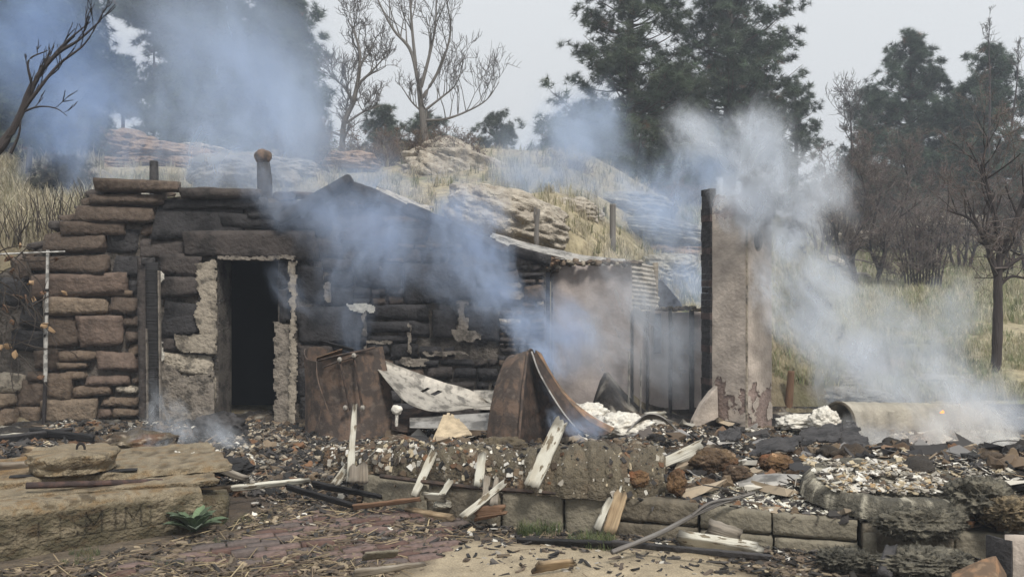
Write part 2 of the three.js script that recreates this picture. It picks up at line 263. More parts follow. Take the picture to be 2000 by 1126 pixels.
// ------------------------------------------------------------------ ground
const HILL = [[10.5, 0], [11.1, 1.4], [11.8, 2.2], [12.6, 2.45], [14, 2.78], [18, 3.85], [25, 5.35], [32, 5.9], [45, 6.5], [90, 8], [300, 9]];
const MID = [[11.3, 0], [11.9, 1.1], [13, 1.45], [16, 2.15], [19, 3.1], [25, 3.9], [35, 4.7], [60, 5.8], [300, 8]];
const FIELD = [[8, 0], [11, 0.12], [14, 0.45], [20, 1.15], [30, 2.15], [40, 3.6], [55, 6.2], [90, 9], [300, 14]];
const BANK = [[9.3, 0], [10.4, 0.9], [11.4, 2.05], [12.6, 2.5]];
function landHeight(x, d) {
  const m0 = 0.2 + (d - 12) * 0.10, m1 = 2.0 + (d - 12) * 0.22, r0 = 2.9 + (d - 12) * 0.24, r1 = 5 + (d - 12) * 0.34;
  const l = track(HILL, d), a = smooth(m0, m1, x), b = smooth(r0, r1, x);
  let h = lerp(lerp(l, track(MID, d), a), track(FIELD, d), b);
  if (x < -5.7) h = lerp(h, Math.max(h, track(BANK, d)), smooth(-5.7, -6.6, x));
  const inside = smooth(-5.6, -5.3, x) * (1 - smooth(0.9, 1.2, x)) * (1 - smooth(12.95, 13.25, d));
  h = lerp(h, 0, inside);
  const rough = smooth(9, 16, d);
  return h + rough * (0.22 * fbm(x * 0.35, d * 0.35, 3, 4) + 0.05 * fbm(x * 1.7, d * 1.7, 8, 3)) * (1 - inside) + 0.018 * fbm(x * 1.4, d * 1.4, 5, 3);
}
const FRONT = [[-6, 7.6], [-2.6, 7.2], [-1.06, 6.82], [-0.05, 6.17], [0.69, 5.97], [2.1, 5.52], [3.4, 5.35], [6, 5.2]];   // line of the foundation
function debrisHeight(x, d) {
  const e = d - track(FRONT, x), right = smooth(-1.3, -0.6, x), far = smooth(0.1, 3.4, e);
  let h = lerp(smooth(0, 1.2, e) * 0.10 - 0.03, lerp(0.20, 0.06, far) + 0.10 * smooth(0.1, 0.7, e) * (1 - smooth(0.9, 2.6, e)), right);
  h += 0.12 * smooth(1.8, 3, x) * smooth(0.2, 0.9, e) * (1 - smooth(1.6, 3.2, e));
  const lump = smooth(0.05, 0.5, e);
  h += lump * (0.10 * fbm(x * 1.6, d * 1.6, 1, 4) + 0.07 * fbm(x * 5, d * 5, 2, 3) + 0.02);
  return h;
}
const groundY = (x, d) => { const e = d - track(FRONT, x), l = landHeight(x, d); return e > 0 && d < 11.4 ? Math.max(l, debrisHeight(x, d)) : l; };
function gridSheet(xs, ds, fn, color) {
  const pos = [], uv = [], c = [], ix = [], nx = xs.length, nd = ds.length;
  for (let j = 0; j < nd; j++) for (let i = 0; i < nx; i++) { const x = xs[i], d = ds[j], y = fn(x, d); pos.push(x, y, -d); uv.push(x, d); c.push(...color(x, d, y)); }
  for (let j = 0; j < nd - 1; j++) for (let i = 0; i < nx - 1; i++) { const a = j * nx + i; ix.push(a, a + 1, a + nx, a + 1, a + nx + 1, a + nx); }
  const g = new THREE.BufferGeometry(); g.setAttribute('position', new THREE.Float32BufferAttribute(pos, 3)); g.setAttribute('uv', new THREE.Float32BufferAttribute(uv, 2)); g.setAttribute('color', new THREE.Float32BufferAttribute(c, 3)); g.setIndex(ix); g.computeVertexNormals(); return g;
}
const mix3 = (a, b, t) => [lerp(a[0], b[0], t), lerp(a[1], b[1], t), lerp(a[2], b[2], t)];
{
  const xs = [], ds = [];
  for (let i = -130; i <= 130; i++) { const t = i / 130; xs.push(Math.sign(t) * (Math.abs(t) * 14 + Math.pow(Math.abs(t), 5) * 56)); }
  for (let i = 0; i <= 230; i++) { const t = i / 230; ds.push(-8 + 12 * smooth(0, 0.08, t) + t * 26 + Math.pow(t, 6) * 84); }
  structure('ground', gridSheet(xs, ds, landHeight, (x, d) => {
    const n = fbm(x * 0.6, d * 0.6, 4, 4), m = fbm(x * 3, d * 3, 9, 3);
    const straw = [0.36, 0.31, 0.20], green = [0.17, 0.18, 0.085], soil = [0.105, 0.078, 0.052], rock = [0.27, 0.22, 0.16], scrub = [0.12, 0.095, 0.07];
    if (d < 9) { const t = smooth(-0.1, 0.25, n + m * 0.4); return mix3([0.075, 0.056, 0.04], [0.12, 0.094, 0.066], t); }
    let c = mix3(straw, green, smooth(0.0, 0.3, n + (x > 4 ? 0.14 : -0.06)));
    c = mix3(c, rock, smooth(0.05, 0.3, m + n * 0.3) * (x < 5 ? 0.8 : 0.2));
    if (d > 24) c = mix3(c, scrub, smooth(24, 32, d) * 0.8);
    if (x < 4 && d < 13) c = mix3(c, soil, 0.7 * smooth(13, 11, d));
    return c;
  }), M.soil);
}
{ // burnt ground of the collapsed rooms
  const xs = [], ds = []; for (let i = 0; i <= 230; i++) xs.push(-5.6 + i * 0.053); for (let j = 0; j <= 105; j++) ds.push(j / 105);
  const g = gridSheet(xs, ds, (x, t) => t, () => [0, 0, 0]), p = g.attributes.position, c = g.attributes.color, uv = g.attributes.uv;
  for (let i = 0; i < p.count; i++) {
    const x = p.getX(i), t = p.getY(i), f = track(FRONT, x), d = f + 0.02 + t * (11.35 - f), y = debrisHeight(x, d), n = fbm(x * 2.3, d * 2.3, 6, 4), m = fbm(x * 6, d * 6, 2, 3);
    p.setXYZ(i, x, Math.max(y, landHeight(x, d) + 0.012), -d); uv.setXY(i, x, d);
    let k = mix3([0.026, 0.022, 0.019], [0.085, 0.062, 0.042], smooth(-0.05, 0.3, n)); k = mix3(k, [0.42, 0.39, 0.33], smooth(0.12, 0.3, m + n * 0.35) * 0.75); c.setXYZ(i, ...k);
  }
  g.computeVertexNormals(); structure('burnt_ground', g, M.ashBed);
}
{ // sandy ground by the foundation
  const xs = [], ds = []; for (let i = 0; i <= 70; i++) xs.push(i / 70); for (let j = 0; j <= 40; j++) ds.push(j / 40);
  const g = gridSheet(xs, ds, () => 0, () => [1, 1, 1]), p = g.attributes.position, c = g.attributes.color, uv = g.attributes.uv;
  for (let i = 0; i < p.count; i++) {
    const u = p.getX(i), t = -p.getZ(i), d = lerp(4.4, 5.95, t), x0 = lerp(-0.95, -0.35, t) + 0.12 * fbm(d * 3, 1, 2, 3), x1 = lerp(1.75, 1.05, t) + 0.15 * fbm(d * 3, 7, 2, 3), x = lerp(x0, x1, u);
    p.setXYZ(i, x, landHeight(x, d) + 0.004 + 0.012 * smooth(0, 0.15, u) * smooth(1, 0.85, u) * smooth(1, 0.8, t), -d); uv.setXY(i, x, d);
    const n = fbm(x * 4, d * 4, 3, 4), dirt = clamp(smooth(0.75, 1, t + n * 0.4) + smooth(0.12, 0, u + n * 0.12) + smooth(0.88, 1, u - n * 0.12)); const k = lerp(1, 0.42, dirt * 0.9) * (1 + n * 0.25); c.setXYZ(i, k, k * lerp(1, 0.97, dirt), k * lerp(1, 0.95, dirt));
  }
  g.computeVertexNormals(); structure('sand', g, M.sand);
}
{ // brick paving of the path, many bricks half buried
  const r = rng(41), path = new THREE.Group(); path.name = 'brick_path'; path.userData.kind = 'structure'; path.position.set(0, 0, 0); scene.add(path);
  const shapes = [0, 1, 2, 3].map((k) => roughBox(0.2, 0.06, 0.098, { seg: [3, 1, 2], amp: 0.002, freq: 14, round: 0.16, seed: k, uvs: 1 })), tone = [M.brickRed, M.brickPink, M.brickGrey, M.brickRed, M.brickPink];
  let n = 0;
  for (let row = -14; row < 22; row++) for (let k = -14; k < 14; k++) {
    const u = k * 0.208 + (row % 2 ? 0.104 : 0), v = row * 0.106, c = Math.cos(0.42), s = Math.sin(0.42), x = -1.5 + u * c - v * s, d = 5.35 + u * s + v * c;
    if (d < 4.9 || d > 6.75 || x < -2.5 || x > track([[5, -0.72], [6, -0.25], [6.8, -0.3]], d)) continue;
    if (x < track([[5, -2.6], [5.5, -1.95], [6.2, -1.55], [6.8, -1.4]], d)) continue;
    const patch = fbm(x * 1.3 + 4, d * 1.3, 5, 3); if (patch < -0.08 || r() < 0.12 || n > 280) continue;
    const b = shade(new THREE.Mesh(shapes[Math.floor(r() * 4)], tone[Math.floor(r() * 5)])); b.name = numbered('brick');
    b.position.set(x, landHeight(x, d) - 0.012 + smooth(-0.03, 0.2, patch) * 0.014 + (r() - 0.5) * 0.008, -d); b.rotation.set((r() - 0.5) * 0.06, 0.42 + (r() - 0.5) * 0.06, (r() - 0.5) * 0.06); path.add(b); n++;
  }
}
// ------------------------------------------------------------------ burnt stone house dug into the bank
const WD = 10.6;                                   // distance of the front wall
const ROOFLINE = [[-140, 600], [-60, 560], [45, 498], [80, 470], [120, 438], [195, 392], [355, 374], [520, 378], [600, 384], [680, 356], [760, 388], [900, 446], [960, 474], [1066, 506]];
const wx = (px) => (px - 1000) / FL * WD, wy = (py) => 1.6 - (py - 563) / FL * WD;
const house = thing('stone_house', 'burnt out rubble stone house with empty doorway dug into the grassy bank', 'house', V(wx(520), 0, -WD));
{
  const s = new THREE.Shape(); s.moveTo(wx(-140), -0.1); ROOFLINE.forEach(([x, y]) => s.lineTo(wx(x), wy(y + 8))); s.lineTo(wx(1066), -0.1);
  const h = new THREE.Path(); [[424, 838], [424, 507], [541, 507], [541, 838]].forEach(([x, y], i) => i ? h.lineTo(wx(x), wy(y)) : h.moveTo(wx(x), wy(y))); h.closePath(); s.holes.push(h);
  const g = new THREE.ExtrudeGeometry(s, { depth: 0.5, bevelEnabled: false }); g.translate(0, 0, -WD - 0.54); part('wall', uvBox(g), M.mortarBurnt, house);
  const r = [], RL = ROOFLINE.filter((p) => p[0] > 60);
  RL.forEach(([x, y]) => r.push([wx(x), wy(y + 4)])); [...RL].reverse().forEach(([x, y]) => r.push([wx(x), wy(y + 4) - 0.26]));
  const rg = extrude(r, 2.1, 0); rg.translate(0, 0, -WD - 0.545); part('roof', tint(uvBox(rg), (x, y, z) => { const n = fbm(x * 2, y * 2, z * 2, 3); return mix3([0.07, 0.055, 0.04], [0.28, 0.23, 0.15], smooth(-0.1, 0.2, n + (-z - 11.6) * 0.3)); }), M.soil, house);
  const box = (x0, x1, y0, y1, d0, d1) => { const g = new THREE.BoxGeometry(x1 - x0, y1 - y0, d1 - d0); g.translate((x0 + x1) / 2, (y0 + y1) / 2, -(d0 + d1) / 2); return uvBox(g); };
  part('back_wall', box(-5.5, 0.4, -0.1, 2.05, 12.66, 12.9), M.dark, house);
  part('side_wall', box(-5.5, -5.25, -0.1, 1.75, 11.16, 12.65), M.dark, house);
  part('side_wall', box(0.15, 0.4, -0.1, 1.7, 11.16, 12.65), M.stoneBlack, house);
}
const stoneR = rng(11); let stoneSeed = 1;
function stone(x0, y0, x1, y1, mat, proud = null, parent = house, name = 'stone', jit = 0.1, D = WD, gap = 1.6) {
  x0 += gap; x1 -= gap; y0 += gap; y1 -= gap;
  const w = (x1 - x0) / FL * D, h = (y1 - y0) / FL * D; if (w < 0.02 || h < 0.02) return;
  const pr = proud ?? 0.025 + stoneR() * 0.035, th = 0.2, sd = stoneSeed++;
  const g = roughBox(w, h, th, { seg: [Math.max(2, Math.min(9, Math.round(w / 0.07))), Math.max(2, Math.min(6, Math.round(h / 0.06))), 2], amp: 0.017, freq: 6, round: Math.min(0.3, 0.018 / Math.min(w, h, th)), seed: sd, squash: 1.8, jit: Math.min(jit, Math.min(w, h) * 0.42) });
  const c = at((x0 + x1) / 2, (y0 + y1) / 2, D); g.translate(c.x, c.y, c.z - th / 2 + pr - 0.012);
  return part(name, g, mat, parent);
}
{
  const B = M.stoneBrown, T = M.stoneTan, R = M.stoneRed, D = M.stoneDim, U = M.stoneBurnt, K = M.stoneBlack, L = M.stoneLime;
  const rows = [
    [193, 352, 356, 382, D, .16], [354, 366, 512, 390, U, .15], [178, 378, 325, 402, D, .10], [318, 386, 525, 410, K, .06],
    [148, 400, 302, 434, D, .08], [300, 404, 480, 463, K, .05], [118, 430, 252, 463, D, .08], [88, 460, 208, 496, D, .09], [207, 440, 270, 500, K, .03],
    [55, 496, 219, 533, D, .10], [221, 499, 275, 548, K, .03], [20, 500, 60, 545, D, .04], [60, 532, 250, 580, R, .10], [248, 548, 274, 580, K, .03], [0, 545, 60, 600, K, .02],
    [84, 578, 211, 618, T, .10], [200, 566, 262, 580, B, .06], [212, 582, 272, 614, D, .07], [40, 585, 86, 640, K, .03],
    [84, 620, 153, 681, D, .08], [155, 621, 242, 682, R, .11], [240, 614, 274, 642, D, .06], [243, 643, 272, 668, D, .06], [246, 668, 274, 700, B, .03], [30, 640, 86, 690, K, .04],
    [60, 683, 112, 724, D, .06], [118, 683, 190, 707, B, .09], [188, 682, 270, 730, R, .09], [112, 706, 172, 722, B, .10], [128, 722, 170, 745, B, .08], [58, 722, 92, 748, D, .06],
    [90, 726, 148, 779, B, .09], [170, 729, 256, 752, R, .08], [254, 734, 274, 752, D, .05], [148, 749, 219, 774, B, .09], [228, 751, 272, 769, L, .08],
    [86, 776, 190, 828, T, .11], [198, 770, 272, 796, B, .07], [188, 798, 220, 818, R, .06], [218, 796, 272, 818, B, .07], [92, 826, 200, 846, T, .05], [196, 818, 274, 842, B, .04],
    [38, 745, 90, 790, D, .07], [0, 728, 46, 764, L, .12], [-4, 764, 36, 796, T, .11], [34, 786, 82, 828, B, .09], [-10, 790, 46, 832, B, .11], [-60, 745, 2, 800, D, .06], [-60, 800, -8, 840, D, .08],
    [272, 462, 368, 502, U, .04], [366, 448, 622, 506, U, .09], [314, 500, 396, 540, U, .05], [314, 540, 388, 585, U, .05], [316, 585, 384, 655, K, .05], [380, 462, 420, 500, U, .06],
    [312, 656, 352, 690, U, .03], [315, 688, 418, 732, L, .03], [314, 732, 416, 782, L, .02], [313, 780, 418, 834, L, .03],
    [480, 398, 600, 430, K, .05], [430, 412, 545, 448, K, .04], [548, 426, 652, 450, K, .06],
    [541, 510, 580, 560, K, .02], [541, 558, 572, 634, K, .03], [580, 512, 632, 592, K, .04], [575, 468, 622, 506, U, .06], [622, 474, 672, 504, U, .05], [628, 504, 692, 532, U, .05],
    [578, 598, 716, 668, K, .06], [580, 668, 650, 722, U, .05], [580, 720, 640, 775, K, .05], [582, 772, 650, 830, K, .05], [690, 512, 788, 562, K, .04], [788, 514, 928, 592, K, .06],
    [716, 596, 836, 626, K, .05], [716, 626, 802, 652, K, .05], [838, 600, 894, 658, K, .05], [904, 602, 974, 664, K, .06],
  ];
  rows.forEach(([a, b, c, d, m, p]) => stone(a, b, c, d, m, p));
  // the leaning slab at the ridge
  const g = roughBox(0.98, 0.13, 0.34, { seg: [9, 2, 3], amp: 0.012, freq: 6, round: 0.25, seed: 401 }); g.rotateZ(0.52); const c = at(617, 392, WD); g.translate(c.x, c.y, c.z + 0.04); part('slab', g, K, house);
  // the rest of the burnt wall: rubble of many sizes
  const taken = rows.map((q) => q.slice(0, 4)); const rr = rng(93);
  const free = (x0, y0, x1, y1) => !taken.some(([a, b, c, d]) => Math.min(x1, c) - Math.max(x0, a) > 6 && Math.min(y1, d) - Math.max(y0, b) > 5);
  const cut = (x0, y0, x1, y1) => {
    const w = x1 - x0, h = y1 - y0, f = x0 > 930 ? 0.62 : 1;
    if (h > 54 * f || (h > 34 * f && rr() < 0.5)) { const t = y0 + h * (0.28 + rr() * 0.44); cut(x0, y0, x1, t); cut(x0, t, x1, y1); return; }
    if (w > 120 * f || (w > h * 2.3 && rr() < 0.65)) { const t = x0 + w * (0.32 + rr() * 0.36); cut(x0, y0, t, y1); cut(t, y0, x1, y1); return; }
    if (y0 < Math.max(track(ROOFLINE, x0), track(ROOFLINE, x1)) + 1) return;
    const k = rr(), lime = x0 > 940 && y0 > 520 && y0 < 620 && k < 0.35;
    if (free(x0, y0, x1, y1)) stone(x0, y0, x1, y1, lime ? L : k < 0.45 ? K : k < 0.8 ? U : D, 0.02 + rr() * 0.05, house, 'stone', 0.11);
  };
  for (const [a, b, c, d] of [[560, 362, 745, 440], [745, 388, 900, 440], [660, 440, 905, 514], [905, 462, 1066, 514], [632, 532, 690, 598], [690, 562, 790, 598], [926, 512, 1064, 604], [800, 626, 840, 660], [974, 604, 1064, 710], [716, 652, 974, 700], [650, 668, 716, 740], [650, 700, 1064, 820], [640, 740, 660, 820], [390, 430, 480, 450], [272, 400, 302, 462], [692, 500, 790, 514]]) cut(a, b, c, d);
  for (let x = 676, k = 0; x < 1064; k++) { // coping stones down the sloping top of the wall
    const w = 44 + rr() * 44, x1 = Math.min(1072, x + w), y0 = track(ROOFLINE, x), y1 = track(ROOFLINE, x1), L = Math.hypot(x1 - x, y1 - y0) / FL * WD, h = 0.09 + rr() * 0.05;
    const q = roughBox(L + 0.02, h, 0.4, { seg: [8, 3, 4], amp: 0.016, freq: 6, round: 0.2, seed: 500 + k, squash: 1.6, jit: 0.04 }); q.rotateZ(-Math.atan2(y1 - y0, x1 - x)); const o = at((x + x1) / 2, (y0 + y1) / 2 + 4, WD); q.translate(o.x, o.y, o.z - 0.12); part('coping_stone', q, k % 3 === 1 ? U : K, house); x = x1;
  }
  for (let k = 0; k < 16; k++) { // broken ends and wedges at the left end of the courses
    const x = [200, 186, 172, 150, 128, 112, 96, 84, 66, 60, 240, 300, 410, 470, 560, 600][k], y = [374, 392, 410, 428, 446, 462, 478, 494, 512, 540, 366, 372, 376, 380, 384, 384][k];
    const q = roughBox(0.2 + rr() * 0.16, 0.07 + rr() * 0.06, 0.3, { seg: [5, 3, 4], amp: 0.03, freq: 7, round: 0.35, seed: 540 + k, jit: 0.07 }); q.rotateZ((rr() - .4) * 0.5); const o = at(x, y, WD + 0.18); q.translate(o.x, o.y, o.z); part('stone', q, k % 2 ? D : U, house);
  }
  // plaster that still hangs on the stone
  const flake = (pts, mat, pr, name = 'plaster', seed = 1) => {
    const xs = pts.map((p) => p[0]), ys = pts.map((p) => p[1]), x0 = Math.min(...xs), x1 = Math.max(...xs), y0 = Math.min(...ys), y1 = Math.max(...ys), nu = Math.max(6, Math.round((x1 - x0) / 2.2)), nv = Math.max(6, Math.round((y1 - y0) / 2.2));
    const inside = (x, y) => { let c = false; for (let i = 0, j = pts.length - 1; i < pts.length; j = i++) { const [a, b] = pts[i], [e, f] = pts[j]; if ((b > y) !== (f > y) && x < (e - a) * (y - b) / (f - b) + a) c = !c; } return c; };
    const g = sheet((u, v) => { const x = lerp(x0, x1, u), y = lerp(y1, y0, v), n = fbm(x * 0.05, y * 0.05, seed, 4); const p = at(x + n * 3, y + n * 2, WD); p.z += pr - 0.045 + n * 0.018; return p; }, nu, nv, 0.022, (u, v) => { const x = lerp(x0, x1, u), y = lerp(y1, y0, v), n = fbm(x * 0.06, y * 0.06, seed + 9, 4) * 14; return inside(x + n, y + n * 0.8); });
    part(name, uvBox(g.toNonIndexed(), 1, seed), mat, house);
  };
  flake([[384, 512], [426, 506], [426, 690], [404, 684], [398, 650], [380, 620], [392, 588], [388, 555]], M.plaster, 0.09, 'plaster', 3);
  flake([[344, 656], [425, 652], [424, 690], [372, 690], [352, 682]], M.plaster, 0.10, 'plaster', 5);
  flake([[312, 700], [340, 716], [362, 738], [420, 724], [420, 836], [312, 838]], M.plasterDirty, 0.075, 'plaster', 7);
  flake([[538, 628], [572, 632], [576, 836], [536, 838]], M.plasterDirty, 0.10, 'plaster', 11);
  flake([[566, 512], [582, 508], [580, 640], [584, 720], [578, 832], [566, 832], [570, 640]], M.plaster, 0.13, 'plaster', 13);
  flake([[306, 528], [324, 532], [326, 550], [310, 552]], M.whiteChip, 0.14, 'plaster', 15);
  flake([[310, 660], [322, 668], [324, 700], [312, 710]], M.whiteChip, 0.11, 'plaster', 17);
  flake([[430, 500], [500, 502], [578, 498], [580, 509], [500, 508], [430, 507]], M.plasterDirty, 0.15, 'plaster', 19);
  for (const [x, y, w, h, s] of [[706, 600, 56, 20, 21], [812, 706, 66, 18, 23], [850, 690, 50, 12, 25], [905, 620, 24, 70, 27], [910, 655, 60, 24, 29], [712, 640, 10, 80, 31], [800, 660, 8, 60, 33], [742, 668, 60, 8, 35], [905, 575, 40, 40, 37], [745, 540, 10, 40, 39], [880, 690, 70, 10, 41], [1000, 575, 50, 18, 43], [1004, 556, 34, 12, 45], [690, 720, 30, 10, 47], [640, 560, 14, 60, 49]])
    flake([[x - w / 2, y - h * .3], [x - w * .2, y - h / 2], [x + w * .3, y - h * .4], [x + w / 2, y], [x + w * .3, y + h / 2], [x - w * .3, y + h * .45]], s === 21 ? M.whiteChip : M.plasterDirty, 0.085, 'plaster', s);
}
{ // charred frame post in front of the wall
  const t = thing('door_post', 'charred timber post with pale edges standing beside the plastered jamb', 'post', at(292, 832, 10.3));
  const plank = (x0, x1, d, m, n, y0, s) => { const w = (x1 - x0) / FL * d, h = (835 - y0) / FL * d, g = roughBox(w, h, 0.05, { seg: [3, 16, 1], amp: 0.007, freq: 6, round: 0.2, seed: s }); const c = at((x0 + x1) / 2, (835 + y0) / 2, d); g.rotateZ(0.012); g.translate(c.x, c.y, c.z); part(n, g, m, t); };
  plank(270, 290, 10.36, M.stoneBurnt, 'board', 502, 2); plank(286, 311, 10.3, M.char, 'board', 512, 3); plank(310, 313.5, 10.27, M.plasterDirty, 'edge_strip', 528, 4); plank(286, 288, 10.24, M.plasterDirty, 'edge_strip', 640, 5);
  const g = roughBox(0.11, 0.07, 0.07, { amp: 0.03, freq: 14, seed: 9 }); const c = at(288, 510, 10.32); g.translate(c.x, c.y, c.z); part('burnt_top', g, M.charGrey, t);
}
{ // survey pole and rail by the wall
  const t = thing('pole', 'upright white pole with dark foot standing against the stone wall', 'pole', at(85, 830, 10.25));
  part('shaft', tube([at(92.5, 488, 10.3), at(90, 640, 10.28), at(88, 745, 10.26)], 0.018, 0.02, 8), M.pipeWhite, t);
  part('rod', tube([at(86, 566, 10.3), at(84.5, 742, 10.26)], 0.007, 0.007, 6), M.tinGrey, t);
  part('foot', tube([at(88, 745, 10.26), at(84.5, 832, 10.22)], 0.022, 0.024, 8), M.iron, t);
  for (const y of [566, 612, 655, 690, 722]) part('band', tube([at(91.2 - (y - 490) * .012, y - 2.5, 10.28), at(91.2 - (y - 490) * .012, y + 2.5, 10.28)], 0.024, 0.024, 8), M.iron, t);
  solo('rail', tube(curve([at(-60, 499, 10.1), at(0, 496, 10.2), at(70, 493, 10.25), at(126, 491, 10.25)], 10), 0.011, 0.011, 6), M.pipeWhite, 'thin pale rail running level across the left end of the wall', 'rail');
}
{ // plastered back wall
  const D = 11.3, t = thing('plaster_wall', 'grey plastered back wall with dark seams standing right of the stone wall', 'wall', at(1235, 815, D));
  const panel = (x0, y0, x1, y1, d, m, n = 'panel', s = 1, th = 0.08) => { const w = (x1 - x0) / FL * d, h = (y1 - y0) / FL * d, c = at((x0 + x1) / 2, (y0 + y1) / 2, d), g = roughBox(w, h, th, { seg: [8, 12, 1], amp: 0.006, freq: 3, round: 0.12, seed: s }); g.translate(c.x, c.y, c.z - th / 2); part(n, g, m, t); };
  panel(1080, 517, 1235, 838, D, M.plasterGrey, 'panel', 1);
  panel(1234, 607, 1264, 836, D + .05, M.plasterGrey, 'panel', 2); panel(1266, 606, 1309, 836, D + .06, M.plasterGrey, 'panel', 3); panel(1311, 609, 1350, 836, D + .05, M.plasterGrey, 'panel', 4); panel(1352, 608, 1404, 836, D + .07, M.plasterGrey, 'panel', 5);
  for (const [x, w] of [[1236, 4], [1265, 5], [1310, 6], [1352, 9], [1388, 7]]) panel(x - w / 2, 606, x + w / 2, 834, D - 0.03, M.charGrey, 'batten', x, 0.05);
  panel(1076, 540, 1081, 836, D - 0.06, M.plasterDirty, 'edge_strip', 8, 0.06); panel(1066, 530, 1075, 836, D - 0.1, M.stoneBurnt, 'edge_strip', 9, 0.08);
  panel(1277, 612, 1292, 690, D - 0.01, M.tinBlue, 'stain_board', 10, 0.03);
  const r = rng(8); for (let k = 0; k < 26; k++) { const x = 1060 + k * 7.5 + r() * 5, y = k < 8 ? 530 - r() * 18 : 516 - r() * 6, g = roughBox(0.05 + r() * 0.09, 0.03 + r() * 0.05, 0.1, { seg: [2, 2, 2], amp: 0.014, freq: 12, seed: k + 50 }); g.rotateZ((r() - .5) * 0.8); const c = at(x, y, D - 0.06 - r() * 0.08); g.translate(c.x, c.y, c.z); part('rubble', g, [M.stoneDim, M.stoneLime, M.stoneTan][k % 3], t); }
  for (let k = 0; k < 22; k++) { const x = 1238 + k * 7.6 + r() * 4, g = roughBox(0.05 + r() * 0.06, 0.025 + r() * 0.03, 0.1, { seg: [2, 2, 2], amp: 0.014, freq: 12, seed: k + 90 }); const c = at(x, 605 - r() * 5, D - r() * 0.04); g.translate(c.x, c.y, c.z); part('rubble', g, [M.stoneDim, M.plasterDirty][k % 2], t); }
}
for (const [x, d, l] of [[1229, 11.1, 'left one of two thin pale pipes standing upright before the plastered wall'], [1252, 11.05, 'right one of two thin pale pipes standing upright before the plastered wall']])
  solo('pipe', tube([at(x, 686, d), at(x - 0.5, 750, d), at(x - 1, 825, d)], 0.013, 0.013, 8), M.tinPale, l, 'pipe');
{ // chimney
  const t = thing('chimney', 'tall plastered brick chimney with a round flue hole and peeling pinkish base', 'chimney', at(1455, 838, 10.15));
  const top = 2.62, c0 = at(1458, 838, 9.95), ang = 0.72, wl = 0.44, wr = 0.45, H = top - 0.0;
  const dirL = V(-Math.cos(ang), 0, -Math.sin(ang)), dirR = V(Math.cos(ang), 0, -Math.sin(ang));
  const face = (dir, w, m, n, hole, sd) => {
    const nu = 14, nv = 84, len = w;
    const g = sheet((u, v) => { const y = v * H, p = V(c0.x, y, c0.z).addScaledVector(dir, u * len * (1 + 0.04 * smooth(0.3, 0, v))); const out = V(0, 0, 0).crossVectors(dir, V(0, 1, 0)); if (out.z < 0) out.negate(); p.addScaledVector(out, 0.008 * fbm(p.x * 5, y * 5, sd, 4)); p.y += (v > 0.98 ? 0.05 * noise(u * 6, sd) : 0); return p; }, nu, nv, 0.022, (u, v) => { if (hole && Math.hypot((u - 0.42) * len / 0.078, (v * H - 2.125) / 0.112) < 1) return false; return v < 0.985 || noise(u * 7, sd + 3) > -0.2; });
    part(n, g, m, t);
  };
  face(dirL, wl, M.plasterBare, 'plaster_face', false, 2); face(dirR, wr, M.plasterBare, 'plaster_face', true, 5);
  for (const [dir, w, sd, hole] of [[dirL, wl, 2, false], [dirR, wr, 5, true]]) { // the outer coat, fallen off in flakes towards the foot
    const out = V(0, 0, 0).crossVectors(dir, V(0, 1, 0)); if (out.z < 0) out.negate();
    const g = sheet((u, v) => { const y = v * (H - 0.03); return V(c0.x, y, c0.z).addScaledVector(dir, u * w * (1 + 0.04 * smooth(0.3, 0, v))).addScaledVector(out, 0.020 + 0.008 * fbm(c0.x * 5 + u * w * 3, y * 5, sd, 4)); }, 40, 230, 0.007, (u, v) => { if (hole && Math.hypot((u - 0.42) * w / 0.083, (v * (H - 0.03) - 2.125) / 0.117) < 1) return false; const y = v * H; return fbm(u * 2.2 + sd * 3, y * 3.4, sd, 5) + 0.22 * fbm(u * 9, y * 14, sd, 3) > track([[0, 0.06], [0.3, 0.02], [0.6, -0.2], [0.9, -0.42], [2.2, -0.42], [2.45, -0.06], [2.6, 0.05]], y); });
    part('plaster_coat', g, M.plasterPink, t);
  }
  { const s = 0.43, g = new THREE.BoxGeometry(s, H - 0.06, s); g.rotateY(Math.PI / 4 + 0.06); const m = V(c0.x, (H - 0.06) / 2, c0.z - 0.335); g.translate(m.x, m.y, m.z); part('core', uvBox(g), M.dark, t); }
  { const g = tube([V(c0.x, 0.02, c0.z + 0.006), V(c0.x + 0.004, 1.2, c0.z + 0.008), V(c0.x, H - 0.03, c0.z + 0.006)], 0.016, 0.014, 8, 0.1, 3); part('corner_bead', g, M.plaster, t); }
  { const a = V(c0.x, 2.125, c0.z).addScaledVector(dirR, 0.42 * wr), o = V(Math.sin(ang), 0, Math.cos(ang)); const g = new THREE.TorusGeometry(0.085, 0.012, 8, 28); g.scale(1, 1.32, 1); g.lookAt(o); g.translate(a.x + o.x * 0.012, a.y, a.z + o.z * 0.012); part('flue_ring', g, M.plasterDirty, t); }
  // bricks bared along the left edge
  const r = rng(3), e = V(c0.x, 0, c0.z).addScaledVector(dirL, wl + 0.05);
  for (let k = 0; k < 37; k++) { const w = 0.074 + r() * 0.008, g = roughBox(w, 0.0715, 0.2, { seg: [1, 1, 1], amp: 0.0005, freq: 12, round: 0.02, seed: k, smoothN: false }); g.rotateY(0.3 + (r() - .5) * 0.1); g.translate(e.x + 0.035 + (r() - .5) * 0.008, 0.06 + k * 0.0725, e.z - 0.02); part('brick', g, k % 5 === 2 ? M.brickBurnt : M.stoneBlack, t); }
